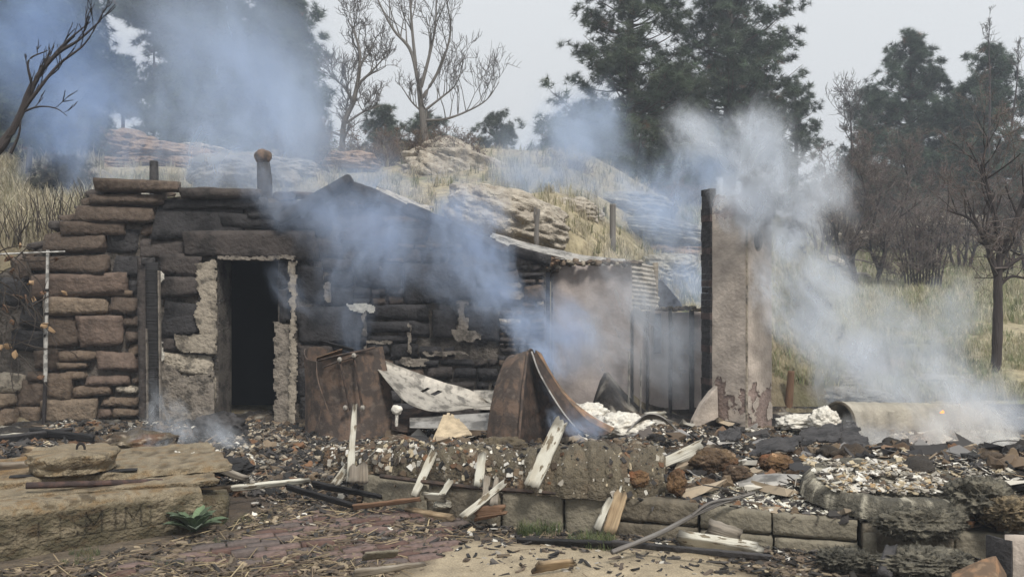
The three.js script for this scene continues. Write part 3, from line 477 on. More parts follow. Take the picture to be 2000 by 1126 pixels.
  // remnant of plaster that flares from the foot
  const fl = extrude([[0, 0], [-0.34, 0], [-0.30, 0.16], [-0.2, 0.34], [-0.09, 0.47], [-0.015, 0.53]], 0.07, 0.012); fl.rotateY(0.25); const f0 = at(1404, 838, 10.1); fl.translate(f0.x, 0.0, f0.z); part('flared_foot', uvBox(fl), M.plasterPink, t);
}
// corrugated iron: waves run along v; p0 corner, du and dv edges
function corrugated(p0, du, dv, waves, amp, th = 0.006, bend = 0, nv = 12, seed = 1, ragged = 0) {
  const n = du.clone().cross(dv).normalize();
  return sheet((u, v) => p0.clone().addScaledVector(du, u).addScaledVector(dv, v).addScaledVector(n, amp * Math.sin(u * waves * 6.283) + bend * Math.sin(v * 3.14) + 0.03 * fbm(u * 2, v * 2, seed, 3)), waves * 8, nv, th, (u, v) => !ragged || (noise(u * 6, seed) * ragged + 1 - ragged > v && -noise(u * 6, seed + 8) * ragged + ragged * 0.5 < v + ragged * 0.4));
}
{
  const iron = (a, b, c, waves, l, s, m = M.tinPale, amp = 0.012) => solo('corrugated_sheet', uvBox(corrugated(a, b.clone().sub(a), c.clone().sub(a), waves, amp, 0.005, 0.02, 14, s, 0.12).toNonIndexed()), m, l, 'metal sheet', 'corrugated iron roof remains');
  iron(at(1226, 512, 11.62), at(1236, 600, 11.5), at(1284, 520, 11.7), 10, 'rippled pale iron sheet hanging down between plastered wall and bank', 1);
  iron(at(955, 466, 10.75), at(962, 456, 11.3), at(1130, 508, 10.75), 5, 'long corrugated iron strip on the sloping right end of the house roof', 2, M.tinGrey);
  iron(at(1085, 503, 11.38), at(1082, 490, 11.8), at(1240, 520, 11.4), 5, 'corrugated iron strip lying above the tall plaster panel', 3, M.tinGrey);
  iron(at(735, 380, 10.8), at(735, 364, 11.3), at(860, 424, 10.8), 5, 'corrugated iron strip lying just right of the roof ridge', 4);
}
solo('board', (() => { const g = extrude([[0, -0.02], [-0.02, 0.36], [0.05, 0.39], [0.1, 0.34], [0.2, 0.22], [0.3, 0.1], [0.36, -0.02]], 0.05, 0.01); const c = at(1283, 604, 11.75); g.translate(c.x, c.y, c.z); return uvBox(g); })(), M.tinBlue, 'dark bluish board remnant standing behind the low plaster wall', 'board');
solo('board', (() => { const g = roughBox(0.07, 0.62, 0.04, { seg: [2, 8, 1], amp: 0.006, seed: 3 }); const c = at(1280, 560, 11.72); g.translate(c.x, c.y, c.z); return g; })(), M.woodGrey, 'narrow upright grey board beside the rippled iron sheet', 'board');
// ------------------------------------------------------------------ foundation, step and what lies on them
{
  const t = thing('concrete_foundation', 'low burnt concrete block foundation running along the front of the debris', 'foundation', V(0.7, 0, -5.97));
  const pts = [[-1.06, 6.82], [-0.55, 6.47], [-0.05, 6.17], [0.36, 6.06], [0.69, 5.97], [1.2, 5.8], [1.62, 5.66], [2.1, 5.52], [2.62, 5.44], [3.3, 5.36]], H = [0.22, 0.235, 0.255, 0.26, 0.25, 0.235, 0.22, 0.20, 0.16, 0.14];
  for (let i = 0; i < pts.length - 1; i++) {
    const a = V(pts[i][0], 0, -pts[i][1]), b = V(pts[i + 1][0], 0, -pts[i + 1][1]), L = a.distanceTo(b), yaw = Math.atan2(-(b.z - a.z), b.x - a.x), h0 = H[i], lay = i > 3 && i < 7 ? 2 : 1;
    for (let k = 0; k < lay; k++) {
      const hh = (h0 + 0.06) / lay, g = roughBox(L - 0.008, hh - (lay > 1 ? 0.006 : 0), 0.17, { seg: [10, 5, 4], amp: 0.009, freq: 8, round: 0.1, seed: i * 3 + k + 20, squash: 1 });
      g.rotateX(0); g.rotateZ(k ? -0.012 : 0); g.rotateY(yaw); g.translate((a.x + b.x) / 2, -0.06 + hh * (k + 0.5), (a.z + b.z) / 2 - 0.06 - (k ? 0.012 : 0) + (i % 2 ? 0.008 : -0.004));
      part('block', g, i % 3 === 1 ? M.concreteBurnt : M.concrete, t);
    }
  }
  const g = roughBox(0.07, 0.2, 0.06, { seg: [2, 4, 2], amp: 0.006, seed: 5 }); g.translate(2.11, 0.06, -5.43); part('pillar', g, M.concrete, t);
  solo('steel_strip', tube(curve([V(-0.95, 0.245, -6.66), V(-0.3, 0.25, -6.27), V(0.2, 0.262, -6.05), V(0.62, 0.26, -5.93)], 12), 0.016, 0.014, 6), M.rustDark, 'thin rusty iron bar lying along the top of the foundation', 'iron bar');
}
{ // inscribed step
  const t = thing('stone_step', 'weathered concrete step with worn carved letters on its front face', 'step', V(-2.6, 0, -5.75));
  const A = V(-3.5, 0, -5.05), B = V(-2.06, 0, -6.12), L = A.distanceTo(B), yaw = Math.atan2(-(B.z - A.z), B.x - A.x), ax = B.clone().sub(A).normalize(), nz = V(-ax.z, 0, ax.x).negate(); if (nz.z < 0) nz.negate();
  // strokes of the carved letters: u along the face in metres from its right end, v from 0 to 1 in letter height
  const S = [];
  const st = (u0, v0, u1, v1) => S.push([u0, v0, u1, v1]);
  st(0.33, 0, 0.33, 1); st(0.425, 0.0, 0.425, 1); st(0.425, 1, 0.375, 0.32); st(0.375, 0.32, 0.33, 1);
  st(0.485, 0, 0.485, 1); st(0.565, 0, 0.565, 1); st(0.655, 0, 0.655, 1); st(0.655, 0.95, 0.61, 0.3); st(0.61, 0.3, 0.565, 0.95);
  st(0.70, 0, 0.735, 0.95); st(0.80, 0, 0.80, 0.9); st(0.92, 0.05, 0.92, 0.85); st(1.04, 0, 1.04, 0.8); st(1.36, 0, 1.345, 0.9); st(1.2, 0.1, 1.2, 0.7);
  st(0.2, -0.06, 0.9, -0.06); st(0.27, 0.1, 0.27, 0.9);
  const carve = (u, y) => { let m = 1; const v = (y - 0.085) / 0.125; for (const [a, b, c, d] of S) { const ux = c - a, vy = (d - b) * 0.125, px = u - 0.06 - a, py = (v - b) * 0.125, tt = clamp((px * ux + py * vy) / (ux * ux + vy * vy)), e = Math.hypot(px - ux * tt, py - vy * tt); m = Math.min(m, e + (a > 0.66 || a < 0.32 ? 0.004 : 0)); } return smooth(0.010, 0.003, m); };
  const topY = (s) => lerp(0.315, 0.255, s), wearTone = (x, y, z) => { const n = fbm(x * 4, y * 6, z * 4, 4), m = fbm(x * 11, y * 22, z * 11, 4), o = smooth(0.5, 0, x + 3.6) * smooth(0.16, 0.3, y + n * 0.1); let c = mix3(mix3([1.12, 1.1, 1.04], [0.34, 0.34, 0.27], smooth(-0.2, 0.25, n + 0.1) * smooth(0.3, 0.2, y)), [1.05, 0.66, 0.22], o * smooth(-0.2, 0.2, n)); c = mix3(c, [0.86, 0.66, 0.42], smooth(0.02, 0.25, m) * smooth(0.22, 0.28, y) * 0.8); return mix3(c, [0.34, 0.28, 0.2], smooth(0.1, 0.32, n * 0.6 - m) * 0.8); };  // worn and stained blotches, plus a darker tone below the top edge
  { // front slab: face, top edge and top in one bent sheet
    const nu = 400, prof = [[0, -0.06], [0, 0.02], [0, 0.08], [0, 1], [0.02, 1.0], [0.06, 1], [0.5, 1], [0.9, 1]];
    const g = sheet((u, v) => {
      const s = u * L, uu = L - s, T = topY(u); let y, o;
      if (v < 0.72) { y = -0.05 + v / 0.72 * (T + 0.05); o = 0; } else { const k = (v - 0.72) / 0.28; y = T + 0.012 * Math.sin(Math.min(1, k * 6) * 1.5); o = k * 0.55; }
      const p = V(A.x, y, A.z).addScaledVector(ax, s), n = fbm(s * 5, y * 7, o * 5, 4);
      const edge = smooth(0.04, 0, Math.abs(y - T) + o);
      p.addScaledVector(nz, n * 0.018 - o - edge * 0.018 * (1 + 1.4 * noise(s * 5, 3)) - (o === 0 ? 0.014 * carve(uu, y) : 0)); p.y += 0.012 * n * (o > 0 ? 1 : 0.2) - edge * 0.008; return p;
    }, nu, 78, 0.02);
    part('slab', tint(uvBox(g.toNonIndexed()), (x, y, z) => { const c = wearTone(x, y, z), s = (x - A.x) * ax.x + (z - A.z) * ax.z, off = (x - A.x) * nz.x + (z - A.z) * nz.z, k = off > -0.07 && y < 0.24 ? 1 - 0.36 * carve(L - s, y) : 1; return [c[0] * k, c[1] * k, c[2] * k]; }), M.stepStone, t);  // letter grooves darkened in the vertex colour so they stand out
  }
  const ledge = (x0, x1, off, y0, h, dep, sd, m) => { const g = roughBox(x1 - x0, h, dep, { seg: [60, 6, 16], amp: 0.026, freq: 5, round: 0.2, seed: sd, squash: 2.2, jit: 0.06 }); g.rotateY(yaw * 0.72); const p = V(A.x, y0 + h / 2, A.z).addScaledVector(ax, (x0 + x1) / 2).addScaledVector(nz, -off - dep / 2); g.translate(p.x, p.y, p.z); part('slab', tint(g, wearTone), M.stepStone, t); };
  ledge(-0.3, 2.05, 0.24, 0.25, 0.08, 0.85, 7); ledge(0.2, 2.2, 0.42, 0.30, 0.05, 1.1, 8); ledge(1.18, 1.72, 0.04, 0.2, 0.07, 0.3, 9);
  { const g = roughBox(0.3, 0.21, 0.26, { seg: [8, 6, 6], amp: 0.014, freq: 7, round: 0.2, seed: 14, jit: 0.03 }); g.rotateY(0.35); const c = at(402, 1002, 6.35); g.translate(c.x, 0.08, c.z); part('end_block', tint(g, wearTone), M.stepStone, t); }
  { const g = roughBox(0.28, 0.05, 0.16, { seg: [8, 2, 4], amp: 0.012, freq: 9, round: 0.3, seed: 15, jit: 0.03 }); g.rotateY(0.3); const c = at(405, 968, 6.4); g.translate(c.x, c.y, c.z); part('loose_slab', tint(g, wearTone), M.stepStone, t); }
  const cap = thing('ringed_stone', 'round rough stone lid with an iron ring lying on the step', 'stone lid', at(142, 922, 6.35));
  { const g = new THREE.CylinderGeometry(0.285, 0.27, 0.15, 72, 10), p = g.attributes.position, c = at(142, 898, 6.2); for (let i = 0; i < p.count; i++) { let x = p.getX(i), y = p.getY(i), z = p.getZ(i); const n = fbm(x * 7, y * 16 + 3, z * 7, 4) * 1.3, e = smooth(0.6, 1, Math.hypot(x, z) / 0.28); const step = y < -0.01 ? 0.94 + 0.05 * noise(x * 14, z * 14) : 1; p.setXYZ(i, x * (1 + n * 0.16 * e) * step, y * (1 - 0.12 * e) + n * 0.02, z * (1 + n * 0.16 * e) * step); } weld(g); g.translate(c.x, c.y, c.z); part('lid', tint(uvBox(g), wearTone), M.stepStone, cap);
    const rg = new THREE.TorusGeometry(0.026, 0.0075, 8, 16, 3.5); rg.rotateZ(-0.18); rg.scale(1, 1.3, 1); const q = at(157, 872, 6.1); rg.translate(q.x, q.y - 0.012, q.z); part('ring', rg, M.iron, cap); }
  solo('rusty_pipe', (() => { const a = at(50, 948, 5.72), b = at(316, 940, 6.2); return tube([a, a.clone().lerp(b, 0.3), a.clone().lerp(b, 0.7), b], 0.021, 0.019, 12, 0.05, 2); })(), M.pipeRust, 'dark rusty pipe lying along the ledge of the step', 'pipe');
  solo('iron_bar', (() => { const a = at(18, 922, 6.0), b = at(268, 925, 6.25); const g = roughBox(a.distanceTo(b), 0.012, 0.06, { seg: [12, 1, 2], amp: 0.004, seed: 3 }); g.rotateY(-Math.atan2(b.z - a.z, b.x - a.x)); g.translate((a.x + b.x) / 2, (a.y + b.y) / 2 , (a.z + b.z) / 2); return g; })(), M.char, 'flat charred strip lying under the round stone lid', 'strip');
}
// ------------------------------------------------------------------ planks
function plankGeo(a, b, w0, w1, th, seed, roll = 0) {
  const L = a.distanceTo(b), nL = Math.max(6, Math.round(L / 0.04)), g = new THREE.BoxGeometry(1, 1, 1, 5, nL, 1), p = g.attributes.position;
  for (let i = 0; i < p.count; i++) {
    const u = p.getX(i), v = p.getY(i) + 0.5, z = p.getZ(i), w = lerp(w0, w1, v), end = Math.abs(v - 0.5) > 0.499 ? (v > 0.5 ? 1 : -1) : 0;
    let x = u * w * (1 + 0.08 * noise(v * 7 + seed, seed * 1.7)) + 0.006 * noise(v * 5, seed + (u > 0 ? 9 : 2)), y = v * L + end * 0.06 * w0 / 0.08 * noise(u * 6 + seed * 3.1, seed) * (end > 0 ? 1 : 0.5);
    p.setXYZ(i, x, y, z * th + 0.012 * Math.sin(v * 3.1) * noise(seed * 2.3, 1) * L + 0.0015 * noise(u * 9, v * 30, seed));
  }
  weld(g); const q = uvBox(g, 1, seed), P = q.attributes.position, uv = q.attributes.uv; for (let i = 0; i < P.count; i++) uv.setXY(i, P.getY(i) + seed, P.getX(i) + P.getZ(i));
  const y = b.clone().sub(a).normalize(), toCam = camera.position.clone().sub(a.clone().add(b).multiplyScalar(0.5)).normalize(), x = V(0, 0, 0).crossVectors(y, toCam).normalize(), z = V(0, 0, 0).crossVectors(x, y);
  const rc = rng(seed * 13 + 1), e0 = 0.06 + rc() * 0.25, e1 = 0.04 + rc() * 0.2; tint(q, (x, y2, z) => { const t = y2 / L, n = fbm(x * 14 + seed, y2 * 9, z * 9, 4), s = Math.max(smooth(e0, 0, t + n * 0.3), smooth(1 - e1, 1, t + n * 0.35)) * 0.9, d = 0.25 * smooth(0, 0.35, n + 0.1); return mix3(mix3([1, 1, 1], [0.62, 0.55, 0.46], d * 2), [0.09, 0.08, 0.075], s * (seed % 3 ? 0.75 : 1)); });
  q.applyMatrix4(new THREE.Matrix4().makeRotationY(roll)); q.applyMatrix4(new THREE.Matrix4().makeBasis(x, y, z)); q.translate(a.x, a.y, a.z); return q;
}
const plank = (a, b, w0, w1, th, mat, label, seed, roll = 0, name = 'plank') => solo(name, plankGeo(a, b, w0, w1, th, seed, roll), mat, label, name === 'plank' ? 'plank' : name.replace(/_/g, ' '), name === 'plank' ? 'burnt planks around the foundation' : undefined);
{
  const t = thing('plank', 'tallest narrow grey white plank standing upright on a wide splintered foot', 'plank', at(695, 945, 6.62), 'burnt planks around the foundation');
  part('upper_board', plankGeo(at(683, 940, 6.6), at(693, 788, 6.75), 0.055, 0.036, 0.02, 1), M.woodWhite, t);
  part('foot_board', plankGeo(at(700, 944, 6.58), at(700, 904, 6.6), 0.14, 0.13, 0.022, 3), M.woodGrey, t);
  plank(at(653, 946, 6.7), at(676, 914, 6.72), 0.06, 0.055, 0.015, M.woodWhite, 'short pale plank leaning at the foot of the tallest upright plank', 4, 0.2);
  plank(at(808, 968, 6.42), at(848, 882, 6.55), 0.05, 0.062, 0.018, M.woodWhite, 'narrow splintered plank leaning left of the small bent white piece', 5);
  plank(at(934, 950, 6.12), at(942, 884, 6.2), 0.062, 0.055, 0.018, M.woodWhite, 'short upright white plank with a burnt hole near its top', 6);
  plank(at(902, 1010, 5.98), at(986, 942, 6.05), 0.05, 0.042, 0.018, M.woodWhite, 'white plank slanting down to the path across the foundation', 7);
  plank(at(946, 978, 6.02), at(952, 928, 6.1), 0.04, 0.045, 0.02, M.woodGrey, 'splintered grey plank behind the slanting white plank', 8);
  plank(at(964, 988, 6.0), at(970, 930, 6.1), 0.055, 0.03, 0.02, M.woodGrey, 'darker grey splintered board right of the slanting white plank', 9);
  plank(at(1038, 950, 5.95), at(1097, 820, 6.1), 0.105, 0.085, 0.026, M.woodWhite, 'widest clean white plank leaning against the earth rolls', 10, -0.18);
  plank(at(858, 974, 6.3), at(882, 936, 6.32), 0.048, 0.04, 0.016, M.woodWhite, 'small bent white piece standing beside the foundation', 11, 0.1);
  plank(at(828, 968, 6.35), at(868, 972, 6.28), 0.07, 0.07, 0.014, M.woodWhite, 'flat white board scrap with a dark hole lying before the foundation', 12, 0.9);
  plank(at(1166, 1034, 5.78), at(1192, 972, 5.86), 0.05, 0.035, 0.018, M.woodWhite, 'white strip leaning in the grass left of the tan board', 13, 0.3);
  plank(at(1190, 1040, 5.76), at(1214, 962, 5.88), 0.085, 0.085, 0.024, M.woodTan, 'tan bare board leaning in the grass against the foundation', 14, -0.2);
  plank(at(1204, 985, 5.86), at(1214, 948, 5.9), 0.025, 0.012, 0.015, M.woodWhite, 'thin splinter sticking up above the tan board', 15);
  plank(at(1278, 911, 6.35), at(1372, 872, 6.55), 0.055, 0.10, 0.02, M.woodWhite, 'white plank lying on the rusty clods right of the earth rolls', 16, 0.2);
  plank(at(440, 955, 6.7), at(604, 938, 7.1), 0.05, 0.05, 0.02, M.woodWhite, 'long white board lying on the ash beside the step', 17, 0.8);
  plank(at(362, 968, 6.45), at(446, 956, 6.7), 0.085, 0.06, 0.03, M.woodTan, 'weathered tan board end lying behind the leafy plant', 18, 0.5);
  plank(at(795, 998, 6.55), at(884, 1014, 6.2), 0.06, 0.055, 0.04, M.woodTan, 'round edged tan timber lying on the brick path', 19, 0.6);
  plank(at(925, 1003, 6.05), at(988, 994, 5.98), 0.10, 0.06, 0.03, M.woodBrown, 'short brown board wedge lying under the slanting white plank', 20, 0.3);
  plank(at(1328, 1050, 5.55), at(1480, 1076, 5.35), 0.10, 0.11, 0.045, M.woodWhite, 'thick pale board lying flat before the right half of the foundation', 21, 0.95);
  plank(at(1382, 1030, 5.62), at(1448, 1050, 5.56), 0.10, 0.08, 0.07, M.woodGrey, 'short grey split log between foundation and pale board', 22, 0.4, 'log');
  plank(at(1010, 1055, 5.75), at(1215, 1064, 5.55), 0.04, 0.05, 0.02, M.char, 'long charred lath lying at the edge of the sand', 23, 0.8);
  plank(at(1196, 1060, 5.5), at(1505, 1088, 5.1), 0.035, 0.03, 0.02, M.charGrey, 'longest grey charred lath lying along the edge of the sand', 24, 0.6);
  plank(at(560, 950, 6.95), at(700, 990, 6.5), 0.05, 0.04, 0.02, M.char, 'black charred lath lying below the long white board', 25, 0.7);
  plank(at(690, 990, 6.5), at(820, 974, 6.4), 0.04, 0.03, 0.016, M.woodBrown, 'thin brown lath lying across the top of the brick path', 26, 0.6);
  plank(at(610, 945, 7.0), at(745, 970, 6.65), 0.06, 0.03, 0.02, M.char, 'black charred board lying left of the foundation end', 27, 0.7);
  plank(at(0, 851, 9.0), at(85, 846, 9.2), 0.03, 0.03, 0.02, M.woodWhite, 'pale lath lying at the far left below the wall', 28, 0.7);
  plank(at(-20, 862, 8.6), at(140, 840, 9.4), 0.09, 0.06, 0.03, M.charGrey, 'grey charred board lying at the foot of the left stones', 29, 0.6);
  plank(at(60, 842, 9.3), at(180, 856, 8.7), 0.08, 0.07, 0.03, M.char, 'black board with burnt edge lying below the survey pole', 30, 0.5);
  plank(at(50, 878, 7.6), at(112, 886, 7.0), 0.06, 0.05, 0.04, M.woodTan, 'pale tan stick lying behind the round stone lid', 31, 0.4);
  plank(at(-10, 914, 6.3), at(72, 908, 6.5), 0.08, 0.06, 0.03, M.woodGrey, 'grey weathered board lying on the step at the left edge', 32, 0.7);
  plank(at(424, 914, 7.1), at(482, 936, 6.95), 0.05, 0.04, 0.04, M.woodGrey, 'short grey stick lying beside the broken white crockery', 33, 0.4);
  plank(at(690, 1120, 4.75), at(830, 1100, 4.95), 0.05, 0.02, 0.014, M.woodGrey, 'slender pale stick lying at the left edge of the sand', 34, 0.7);
  plank(at(710, 1086, 5.15), at(775, 1080, 5.25), 0.07, 0.06, 0.012, M.concrete, 'flat grey slate flake lying on the path', 35, 1.0, 'slate');
  plank(at(1045, 1108, 5.05), at(1122, 1097, 5.15), 0.09, 0.05, 0.02, M.woodTan, 'flat pale wooden chip lying on the sand', 36, 1.0);
}
{ // grey branch
  const t = thing('branch', 'forked bare grey branch leaning on the right part of the foundation', 'branch', at(1200, 1076, 5.3));
  part('stem', tube(curve([at(1195, 1078, 5.25), at(1290, 1040, 5.42), at(1360, 1003, 5.55), at(1420, 978, 5.66), at(1474, 962, 5.75)], 18), 0.016, 0.011, 8, 0.15, 4), M.barkGrey, t);
  part('fork', tube(curve([at(1352, 1006, 5.53), at(1380, 985, 5.57), at(1404, 977, 5.62), at(1440, 972, 5.68)], 10), 0.010, 0.008, 7, 0.15, 5), M.barkGrey, t);
  part('twig', tube(curve([at(1455, 965, 5.72), at(1420, 955, 5.8), at(1372, 946, 5.9)], 8), 0.007, 0.004, 6, 0.1, 6), M.barkGrey, t);
}
// ------------------------------------------------------------------ rolled earth and roof remains along the foundation
const lumpColor = (sd, white = 0.3) => (x, y, z) => { const n = fbm(x * 5 + sd, y * 5, z * 5, 4), m = fbm(x * 14, y * 14 + sd, z * 14, 3), q = fbm(x * 3, y * 3, z * 3 + sd * 2, 3); let c = mix3([0.105, 0.088, 0.058], [0.058, 0.047, 0.034], smooth(-0.15, 0.15, n)); c = mix3(c, [0.135, 0.076, 0.042], smooth(0.08, 0.3, q) * 0.85); return mix3(c, [0.48, 0.44, 0.36], smooth(0.22, 0.34, m + q * 0.3) * white); };
{
  // [px of left end, px of right end, distance left, distance right, top y left, top y right, rustiness]
  const rolls = [[625, 738, 7.05, 6.72, 892, 872, 0.9], [732, 845, 6.76, 6.5, 862, 864, 0.8], [842, 1036, 6.5, 6.12, 868, 876, 0.6], [1030, 1128, 6.12, 6.0, 874, 868, 0.15], [1122, 1214, 6.02, 5.95, 868, 868, 0.1], [1208, 1300, 5.97, 6.1, 868, 870, 0.4]];
  const names = ['leftmost rusty roll of earth with ash, beside the tallest upright plank', 'brown earth roll with white ash specks right of the tallest plank', 'dark earth roll behind the short upright white plank', 'smooth grey earth roll just right of the widest white plank', 'smooth grey earth roll above the tan board', 'grey brown earth roll under the white plank on rusty clods'];
  rolls.forEach(([x0, x1, d0, d1, y0, y1, ru], k) => {
    const a = at(x0, 940, d0), b = at(x1, 950, d1), g = sheet((u, v) => {
      const dd = lerp(d0, d1, u), px = lerp(x0, x1, u), base = 0.272, topY = at(0, lerp(y0, y1, u), dd + 0.14).y, R = Math.max(0.1, topY - base), w = v * 3.14, p = at(px, 900, dd);
      const n = fbm(px * 0.03, v * 3, k + 3, 4), n2 = fbm(px * 0.09, v * 9, k, 3), end = smooth(0, 0.05, u) * smooth(1, 0.95, u), r = R * (0.95 + 0.05 * end) * (1 + 0.22 * n + 0.12 * n2 - 0.08 * Math.pow(Math.abs(Math.sin(u * 4.7 + v * 1.2)), 14));
      p.y = base - 0.03 + Math.sin(w) * r; p.z = -dd - 0.2 + Math.cos(w) * r * 0.85; return p;
    }, 40, 30, 0.045);
    solo('earth_roll', tint(uvBox(g.toNonIndexed()), (x, y, z) => mix3(lumpColor(k, 0.5 + ru * 0.5)(x, y, z), [0.15, 0.128, 0.09], (1 - ru) * 0.75)), M.sod, names[k], 'earth roll', 'half round earth rolls on the foundation');
  });
}
function clod(p, sx, sy, sz, sd, mat, label, name = 'clod', cat = 'clod', group = 'burnt clods among the debris', ru = 0.6) {
  const g = new THREE.IcosahedronGeometry(1, 12), q = g.attributes.position;
  for (let i = 0; i < q.count; i++) { const v = V(q.getX(i), q.getY(i), q.getZ(i)), n = fbm(v.x * 1.6 + sd, v.y * 1.6, v.z * 1.6, 5), m = fbm(v.x * 5 + sd, v.y * 5, v.z * 5, 3); v.multiplyScalar(1 + 0.55 * n + 0.22 * m); q.setXYZ(i, v.x * sx, v.y * sy, v.z * sz); }
  weld(g); g.translate(p.x, p.y, p.z); return solo(name, mat === M.sod ? tint(uvBox(g), (x, y, z) => { const c = lumpColor(sd, 0.6)(x, y, z); return mix3(c, [c[0] * 1.4, c[1] * 0.98, c[2] * 0.7], ru); }) : uvBox(g), mat, label, cat, group);
}
{
  clod(at(1245, 935, 6.0), .075, .06, .06, 3, M.sod, 'rust coloured clod standing at the right end of the earth rolls', 'clod', 'clod', undefined, 1);
  clod(at(1322, 942, 5.95), .065, .085, .06, 4, M.sod, 'orange brown clod dusted with white ash near the branch top', 'clod', 'clod', undefined, 1);
  clod(at(1395, 900, 6.4), .15, .09, .1, 5, M.sod, 'dark brown clod behind the white plank on the debris', 'clod', 'clod', undefined, 0.6);
  clod(at(1515, 905, 6.5), .11, .07, .09, 6, M.sod, 'orange brown clod below the black roof sheets', 'clod', 'clod', undefined, 1);
  clod(at(1440, 925, 6.2), .10, .055, .08, 7, M.sod, 'low brown clod left of the bent metal gutter', 'clod', 'clod', undefined, 0.5);
  clod(at(780, 868, 7.4), .16, .07, .12, 8, M.sod, 'dark clod on top of the debris behind the earth rolls', 'clod', 'clod', undefined, 0.2);
  clod(at(985, 872, 6.6), .16, .07, .12, 9, M.sod, 'grey blocky clod left of the widest white plank', 'clod', 'clod', undefined, 0.1);
  clod(at(270, 868, 8.2), .33, .12, .3, 10, M.sod, 'low heap of charred earth steaming behind the step', 'clod', 'heap', undefined, 0.15);
  clod(at(430, 838, 9.4), .26, .17, .15, 11, M.charGrey, 'black crumpled sheet lying before the plastered jamb', 'crumpled_sheet', 'crumpled sheet', undefined);
  clod(at(450, 912, 7.3), .17, .07, .12, 12, M.char, 'black charred log remnant beside the white crockery', 'log', 'log', undefined);
  clod(at(865, 985, 6.35), .07, .03, .05, 13, M.boulderGrey, 'grey stone lying before the bent white piece', 'stone', 'stone', undefined);
  clod(at(1940, 930, 6.3), .2, .12, .15, 14, M.sod, 'brown clod at the right edge above the fibrous heap', 'clod', 'clod', undefined, 0.5);
}
// ------------------------------------------------------------------ burnt slab, fibre heaps, metal at the right
{
  const t = thing('burnt_slab', 'thick charred slab covered with white ash tilting over the foundation', 'slab', at(1730, 1010, 5.6));
  const c = at(1745, 968, 5.75), out = [[-0.47, 0.14], [-0.4, -0.06], [-0.2, -0.22], [0.05, -0.26], [0.28, -0.24], [0.46, -0.12], [0.52, 0.1], [0.42, 0.42], [0.1, 0.52], [-0.3, 0.46]];
  const ring = new THREE.CatmullRomCurve3(out.map(([x, z]) => V(x, 0, z)), true).getPoints(160);
  const g = sheet((u, v) => { const q = ring[Math.min(160, Math.round(u * 160))], k = Math.pow(v, 0.8) * (1 + 0.07 * fbm(q.x * 9, q.z * 9, 3, 4)), x = 0.02 + (q.x - 0.02) * k, z = 0.1 + (q.z - 0.1) * k, n = fbm(x * 6, z * 6, 4, 4), rim = 0.035 * smooth(0.55, 0.9, v) * (1 - smooth(0.93, 1, v)); return V(c.x + x, c.y - 0.03 + z * 0.16 - x * 0.02 + n * 0.035 + rim - 0.04 * smooth(0.95, 1, v), c.z - z); }, 160, 24, 0.12);
  part('slab', tint(uvBox(g.toNonIndexed()), (x, y, z) => { const n = fbm(x * 6, y * 6, z * 6, 4), m = fbm(x * 13, 3, z * 13, 3); const base = mix3([0.075, 0.07, 0.055], [0.12, 0.11, 0.085], smooth(-0.1, 0.2, n)); return mix3(base, m > 0 ? [0.5, 0.47, 0.38] : [0.24, 0.12, 0.045], smooth(0.05, 0.25, m + n * 0.4) * 0.8); }), M.sod, t);
}
function fibreHeap(p, sx, sy, sz, sd, n, label, tone = [0.125, 0.115, 0.088]) {
  const t = thing('fibre_heap', label, 'fibre heap', V(p.x, p.y - sy * 0.6, p.z), 'heaps of charred insulation fibre');
  const g = new THREE.IcosahedronGeometry(1, 16), q = g.attributes.position, r = rng(sd), surf = [];
  for (let i = 0; i < q.count; i++) { const v = V(q.getX(i), q.getY(i), q.getZ(i)), d = v.clone(), a = fbm(v.x * 1.7 + sd, v.y * 1.7, v.z * 1.7, 5), b = Math.abs(noise(v.x * 4.5 + sd, v.y * 4.5, v.z * 4.5)), e = fbm(v.x * 11, v.y * 11 + sd, v.z * 11, 3); v.multiplyScalar(1 + 0.5 * a - 0.45 * b + 0.3 * e); q.setXYZ(i, v.x * sx, v.y * sy, v.z * sz); }
  weld(g); g.translate(p.x, p.y, p.z); const G = uvBox(g);
  part('clump', tint(G, (x, y, z) => { const k = 0.55 + 0.9 * smooth(-0.3, 0.4, fbm(x * 16, y * 16, z * 16, 3)); return [tone[0] * k, tone[1] * k, tone[2] * k]; }), M.sod, t);
  const P = G.attributes.position, N = G.attributes.normal, tuft = [];
  for (let k = 0; k < n; k++) { const i = Math.floor(r() * P.count), nn = V(N.getX(i) + (r() - .5), N.getY(i) + (r() - .5), N.getZ(i) + (r() - .5)).normalize(), k2 = 0.35 + r() * 1.1; tuft.push([facing(V(P.getX(i) + t.position.x, P.getY(i) + t.position.y, P.getZ(i) + t.position.z), nn, r() * 6, 0.012 + r() * 0.016), col(tone[0] * k2, tone[1] * k2, tone[2] * k2)]); }
  instanced('fibres', fibreGeo, M.leaf, tuft, t);
}
const fibreGeo = (() => { const r = rng(5), pos = []; for (let k = 0; k < 14; k++) { const a = r() * 6.28, e = r() * 1.3, d = V(Math.cos(a) * Math.sin(e), Math.cos(e), Math.sin(a) * Math.sin(e)), s = V(0, 0, 0).crossVectors(d, V(r(), r(), r())).setLength(0.07), m = d.clone().multiplyScalar(0.6), b = d.clone().multiplyScalar(1.1).addScaledVector(V(r() - .5, r() - .7, r() - .5), 0.7); pos.push(-s.x, -s.y, -s.z, s.x, s.y, s.z, m.x, m.y, m.z, m.x - s.x * .7, m.y - s.y * .7, m.z - s.z * .7, m.x + s.x * .7, m.y + s.y * .7, m.z + s.z * .7, b.x, b.y, b.z); } const g = new THREE.BufferGeometry(); g.setAttribute('position', new THREE.Float32BufferAttribute(pos, 3)); g.computeVertexNormals(); return g; })();
